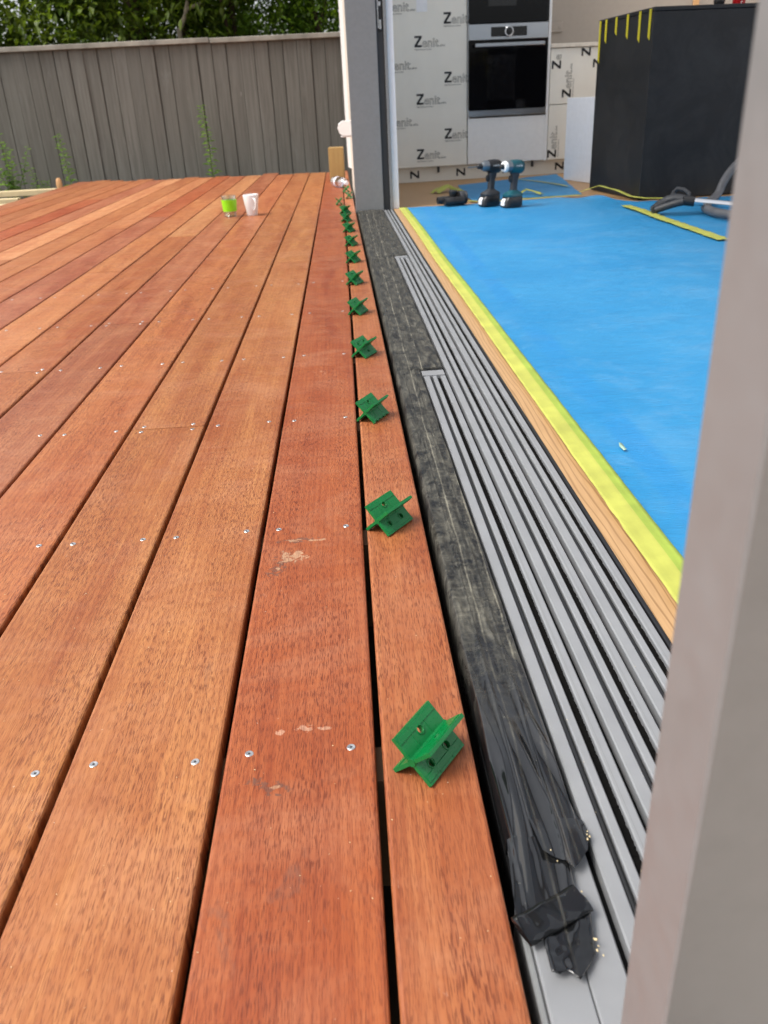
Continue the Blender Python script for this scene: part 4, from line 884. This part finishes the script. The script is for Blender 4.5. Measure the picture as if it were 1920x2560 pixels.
prof = [(0.0, 0.006), (0.022, 0.002), (0.034, 0.004), (0.0365, 0.012)]
for k in range(5): prof += [(0.0365, 0.020 + k * 0.015), (0.0335, 0.0265 + k * 0.015), (0.0365, 0.033 + k * 0.015)]
prof += [(0.0365, 0.135), (0.033, 0.155), (0.022, 0.180), (0.013, 0.190), (0.0125, 0.200)]
MB().lathe(prof, 24, 0, T).build('bottle_body', 'clear_plastic', bt)
MB().lathe([(0.0372, 0.062), (0.0374, 0.064), (0.0374, 0.082), (0.0372, 0.084)], 24, 0, T).build('label_band', 'blue_cap', bt)
MB().lathe([(0.0145, 0.194), (0.0148, 0.196), (0.0148, 0.210), (0.0135, 0.213), (0.0, 0.213)], 20, 0, T).build('cap', 'blue_cap', bt)
tag(MB().bbox(-0.058, 0.058, -0.058, 0.058, 0, 0.605, 0.003).build('timber_post', 'treated_post', None, (-0.040, 7.06, -0.36), (0, 0, R(-3))), 'square treated timber post stub rising through the deck behind the water bottle', 'post')

# ================================================================ TOOLS
def driver(label, loc, rz, shell, accent, front_ring, bit):
    """impact driver standing on its battery; nose points along local -x"""
    t = thing('cordless_driver', label, 'drill', loc, rz)
    X, Y, Z = Vector((1, 0, 0)), Vector((0, 1, 0)), Vector((0, 0, 1))
    b = MB().loft([sring((dx, 0, z), X, Y, a_, b_, 24, 5) for z, dx, a_, b_ in ((0, 0, .050, .035), (.004, 0, .055, .038), (.030, 0, .056, .038), (.046, .006, .050, .037), (.052, .008, .046, .034))]).build('battery', 'black_plastic', t)
    MB().add([(-0.0575, -.016, .010), (-0.0575, .016, .010), (-0.0568, .016, .030), (-0.0568, -.016, .030), (-0.0470, .014, .0445), (-0.0470, -.014, .0445)], [(0, 1, 2, 3), (3, 2, 4, 5)], 0).build('battery_label', 'label_white', b)
    MB().loft([sring((dx, 0, z), X, Y, a_, b_, 24, 4) for z, dx, a_, b_ in ((.0525, .008, .050, .036), (.062, .008, .052, .036), (.070, .010, .044, .030), (.078, .012, .026, .022), (.084, .012, .020, .017))]).build('foot', accent, t)
    MB().loft([sring((dx, 0, z), Vector((1, 0, .12)), Y, a_, b_, 20, 2.6) for z, dx, a_, b_ in ((.080, .012, .019, .0165), (.100, .013, .0185, .0165), (.130, .016, .0195, .017), (.152, .020, .023, .019), (.170, .020, .026, .021))]).build('grip', 'charcoal_grip', t)
    MB().loft([sring((x, 0, 0.140), Y, Z, a_, b_, 14, 2.6) for x, a_, b_ in ((-.018, .006, .013), (-.014, .008, .017), (.004, .008, .019))]).build('trigger', 'black_plastic', t)
    h = MB().loft([sring((x, 0, z), Y, Z, a_, b_, 24, 2.5) for x, z, a_, b_ in ((-.012, .200, .027, .029), (.0, .199, .030, .033), (.030, .197, .031, .036), (.055, .196, .029, .034), (.068, .196, .022, .026), (.072, .196, .012, .014))]).build('motor_housing', shell, t)
    tm = MB(); text_geo(tm, 'makita', 0.016, 0, 0.0, Matrix.Translation((0.004, -0.0318, 0.199)) @ Matrix.Rotation(R(90), 4, 'X'), 0.2); tm.build('lettering', 'label_white', h)
    MB().loft([sring((x, 0, .202), Y, Z, r_, r_, 20) for x, r_ in ((-.012, .028), (-.030, .027), (-.045, .021), (-.050, .018))]).build('gear_case', 'grey_metal', t)
    if front_ring: MB().loft([sring((x, 0, .202), Y, Z, r_, r_, 20) for x, r_ in ((-.0385, .0265), (-.046, .0285), (-.056, .025), (-.0575, .0165))]).build('light_ring', 'label_white', t)
    MB().loft([sring((x, 0, .202), Y, Z, r_, r_, 18) for x, r_ in ((-.049, .0125), (-.060, .0135), (-.072, .012), (-.076, .008))]).build('chuck', 'black_plastic', t)
    if bit: MB().tube([(-.074, 0, .202), (-.135, 0, .202)], .0030, 8).build('bit', 'grey_metal', t)
    return t
driver('black cordless impact driver with a long bit standing on its battery', (0.792, 4.765, 0.0085), R(24), 'black_plastic', 'charcoal_grip', False, True)
driver('teal cordless impact driver with a pale nose ring standing on its battery', (0.895, 4.655, 0.0085), R(26), 'teal_plastic', 'teal_plastic', True, False)
cp = thing('tool_attachment', 'black twin-barrel tool attachment lying by the black driver', 'attachment', (0.60, 4.88, 0.0085), R(14))
for (y0, z0, r_, L0) in ((-0.035, 0.023, 0.023, -0.055), (0.022, 0.026, 0.021, -0.075)):
    T = Matrix.Translation((0, y0, z0)) @ Matrix.Rotation(R(90), 4, 'Y')
    pr = [(0.0, L0 + .004), (r_ * .62, L0 + .004), (r_ * .66, L0), (r_ * .92, L0), (r_ * .95, L0 + .018), (r_, L0 + .02)]
    for k in range(6): q = L0 + 0.05 + k * .009; pr += [(r_, q), (r_ * .9, q + .001), (r_ * .9, q + .004), (r_, q + .005)]
    pr += [(r_, 0.06), (0, 0.06)]
    MB().lathe(pr, 20, 0, T).build('barrel', 'black_plastic', cp)
T = Matrix.Translation((0.055, -0.004, 0.036)) @ Matrix.Rotation(R(90), 4, 'Y')
MB().lathe([(0, -.012), (.034, -.012), (.036, -.008), (.036, .010), (.031, .014), (.031, .020), (.036, .024), (.034, .030), (0, .030)], 24, 0, T).build('collar', 'charcoal_grip', cp)
T = Matrix.Translation((0.012, 0.004, 0.062)) @ Matrix.Rotation(R(8), 4, 'Y')
MB().lathe([(0, -.02), (.020, -.02), (.022, -.006), (.026, .0), (.026, .010), (.020, .016), (0, .016)], 20, 0, T).build('knob', 'black_plastic', cp)

# vacuum wand
vw = thing('vacuum_wand', 'vacuum wand with black grip, chrome tube and grey hose on the blue film', 'vacuum', (1.60, 4.0, 0.008))
q = lambda x, y, z: (x - 1.60, y - 4.0, z - 0.008)
MB().tube([q(1.475, 4.085, .030), q(1.505, 4.095, .046), q(1.540, 4.090, .066), q(1.566, 4.060, .075), q(1.59, 4.01, .073)], [.020, .023, .022, .021, .021], 12, 0, True, 0.95).tube([q(1.470, 4.055, .027), q(1.500, 4.035, .040), q(1.535, 4.010, .055), q(1.575, 3.992, .066)], [.016, .017, .017, .018], 10).tube([q(1.478, 4.10, .028), q(1.468, 4.05, .026)], .019, 10).build('grip', 'charcoal_grip', vw)
MB().tube([q(1.548, 4.085, .075), q(1.566, 4.10, .100), q(1.578, 4.09, .114), q(1.598, 4.06, .112), q(1.612, 4.03, .096), q(1.602, 4.01, .080)], .0085, 8).build('hanging_loop', 'charcoal_grip', vw)
MB().tube([q(1.578, 4.005, .070), q(1.625, 3.985, .064)], .0225, 16).build('collar', 'black_plastic', vw)
MB().tube([q(1.622, 3.986, .0645), q(1.85, 3.935, .036), q(2.25, 3.85, .026)], .0168, 18).build('tube', 'chrome', vw)
def smooth_path(pts, n=8):
    pts = [Vector(p) for p in pts]; o = []
    for i in range(len(pts) - 1):
        p0, p1, p2, p3 = pts[max(i - 1, 0)], pts[i], pts[i + 1], pts[min(i + 2, len(pts) - 1)]
        for k in range(n):
            t = k / n; o.append(0.5 * ((2 * p1) + (-p0 + p2) * t + (2 * p0 - 5 * p1 + 4 * p2 - p3) * t * t + (-p0 + 3 * p1 - 3 * p2 + p3) * t ** 3))
    return o + [pts[-1]]
hpth = smooth_path([q(2.3, 3.66, .032), q(1.95, 3.60, .030), q(1.745, 3.68, .030), q(1.675, 3.80, .030), q(1.68, 3.97, .030), q(1.745, 4.13, .034), q(1.83, 4.22, .062), q(1.865, 4.25, .115), q(1.905, 4.27, .165), q(1.965, 4.29, .21), q(2.08, 4.3, .255), q(2.3, 4.3, .26)], 14)
MB().tube(hpth, [0.0200 - 0.0014 * (k % 2) for k in range(len(hpth))], 14).build('hose', 'hose_grey', vw)

# sawdust flecks left from cutting
rnd = random.Random(5); m = MB()
for _ in range(260):
    y = 0.36 + 2.6 * rnd.random() ** 1.3; x = rnd.uniform(-0.42 * y - 0.12, 0.30 - 0.0122 * y)
    z = 0.0004 if x < deckR(y) - .003 else 0.0046
    if deckR(y) - .003 <= x < deckR(y) + .02 or abs((-0.0035 - x) / PITCH_B % 1) > 0.93 or -0.004 < x < 0.004: continue
    if x > deckR(y) + .02: z = 0.0002
    a_ = rnd.uniform(0, 6.28); L = rnd.uniform(.0004, .0011); W = rnd.uniform(.0002, .0005); ca, sa = math.cos(a_), math.sin(a_)
    m.add([(x + ca * L, y + sa * L, z), (x - sa * W, y + ca * W, z + .0004), (x - ca * L, y - sa * L, z), (x + sa * W, y - ca * W, z + .0001)], [(0, 1, 2), (0, 2, 3)])
tag(m.build('sawdust', 'pine_pale'), 'pale sawdust flecks scattered over the near deck boards and sill', 'sawdust', kind='stuff')
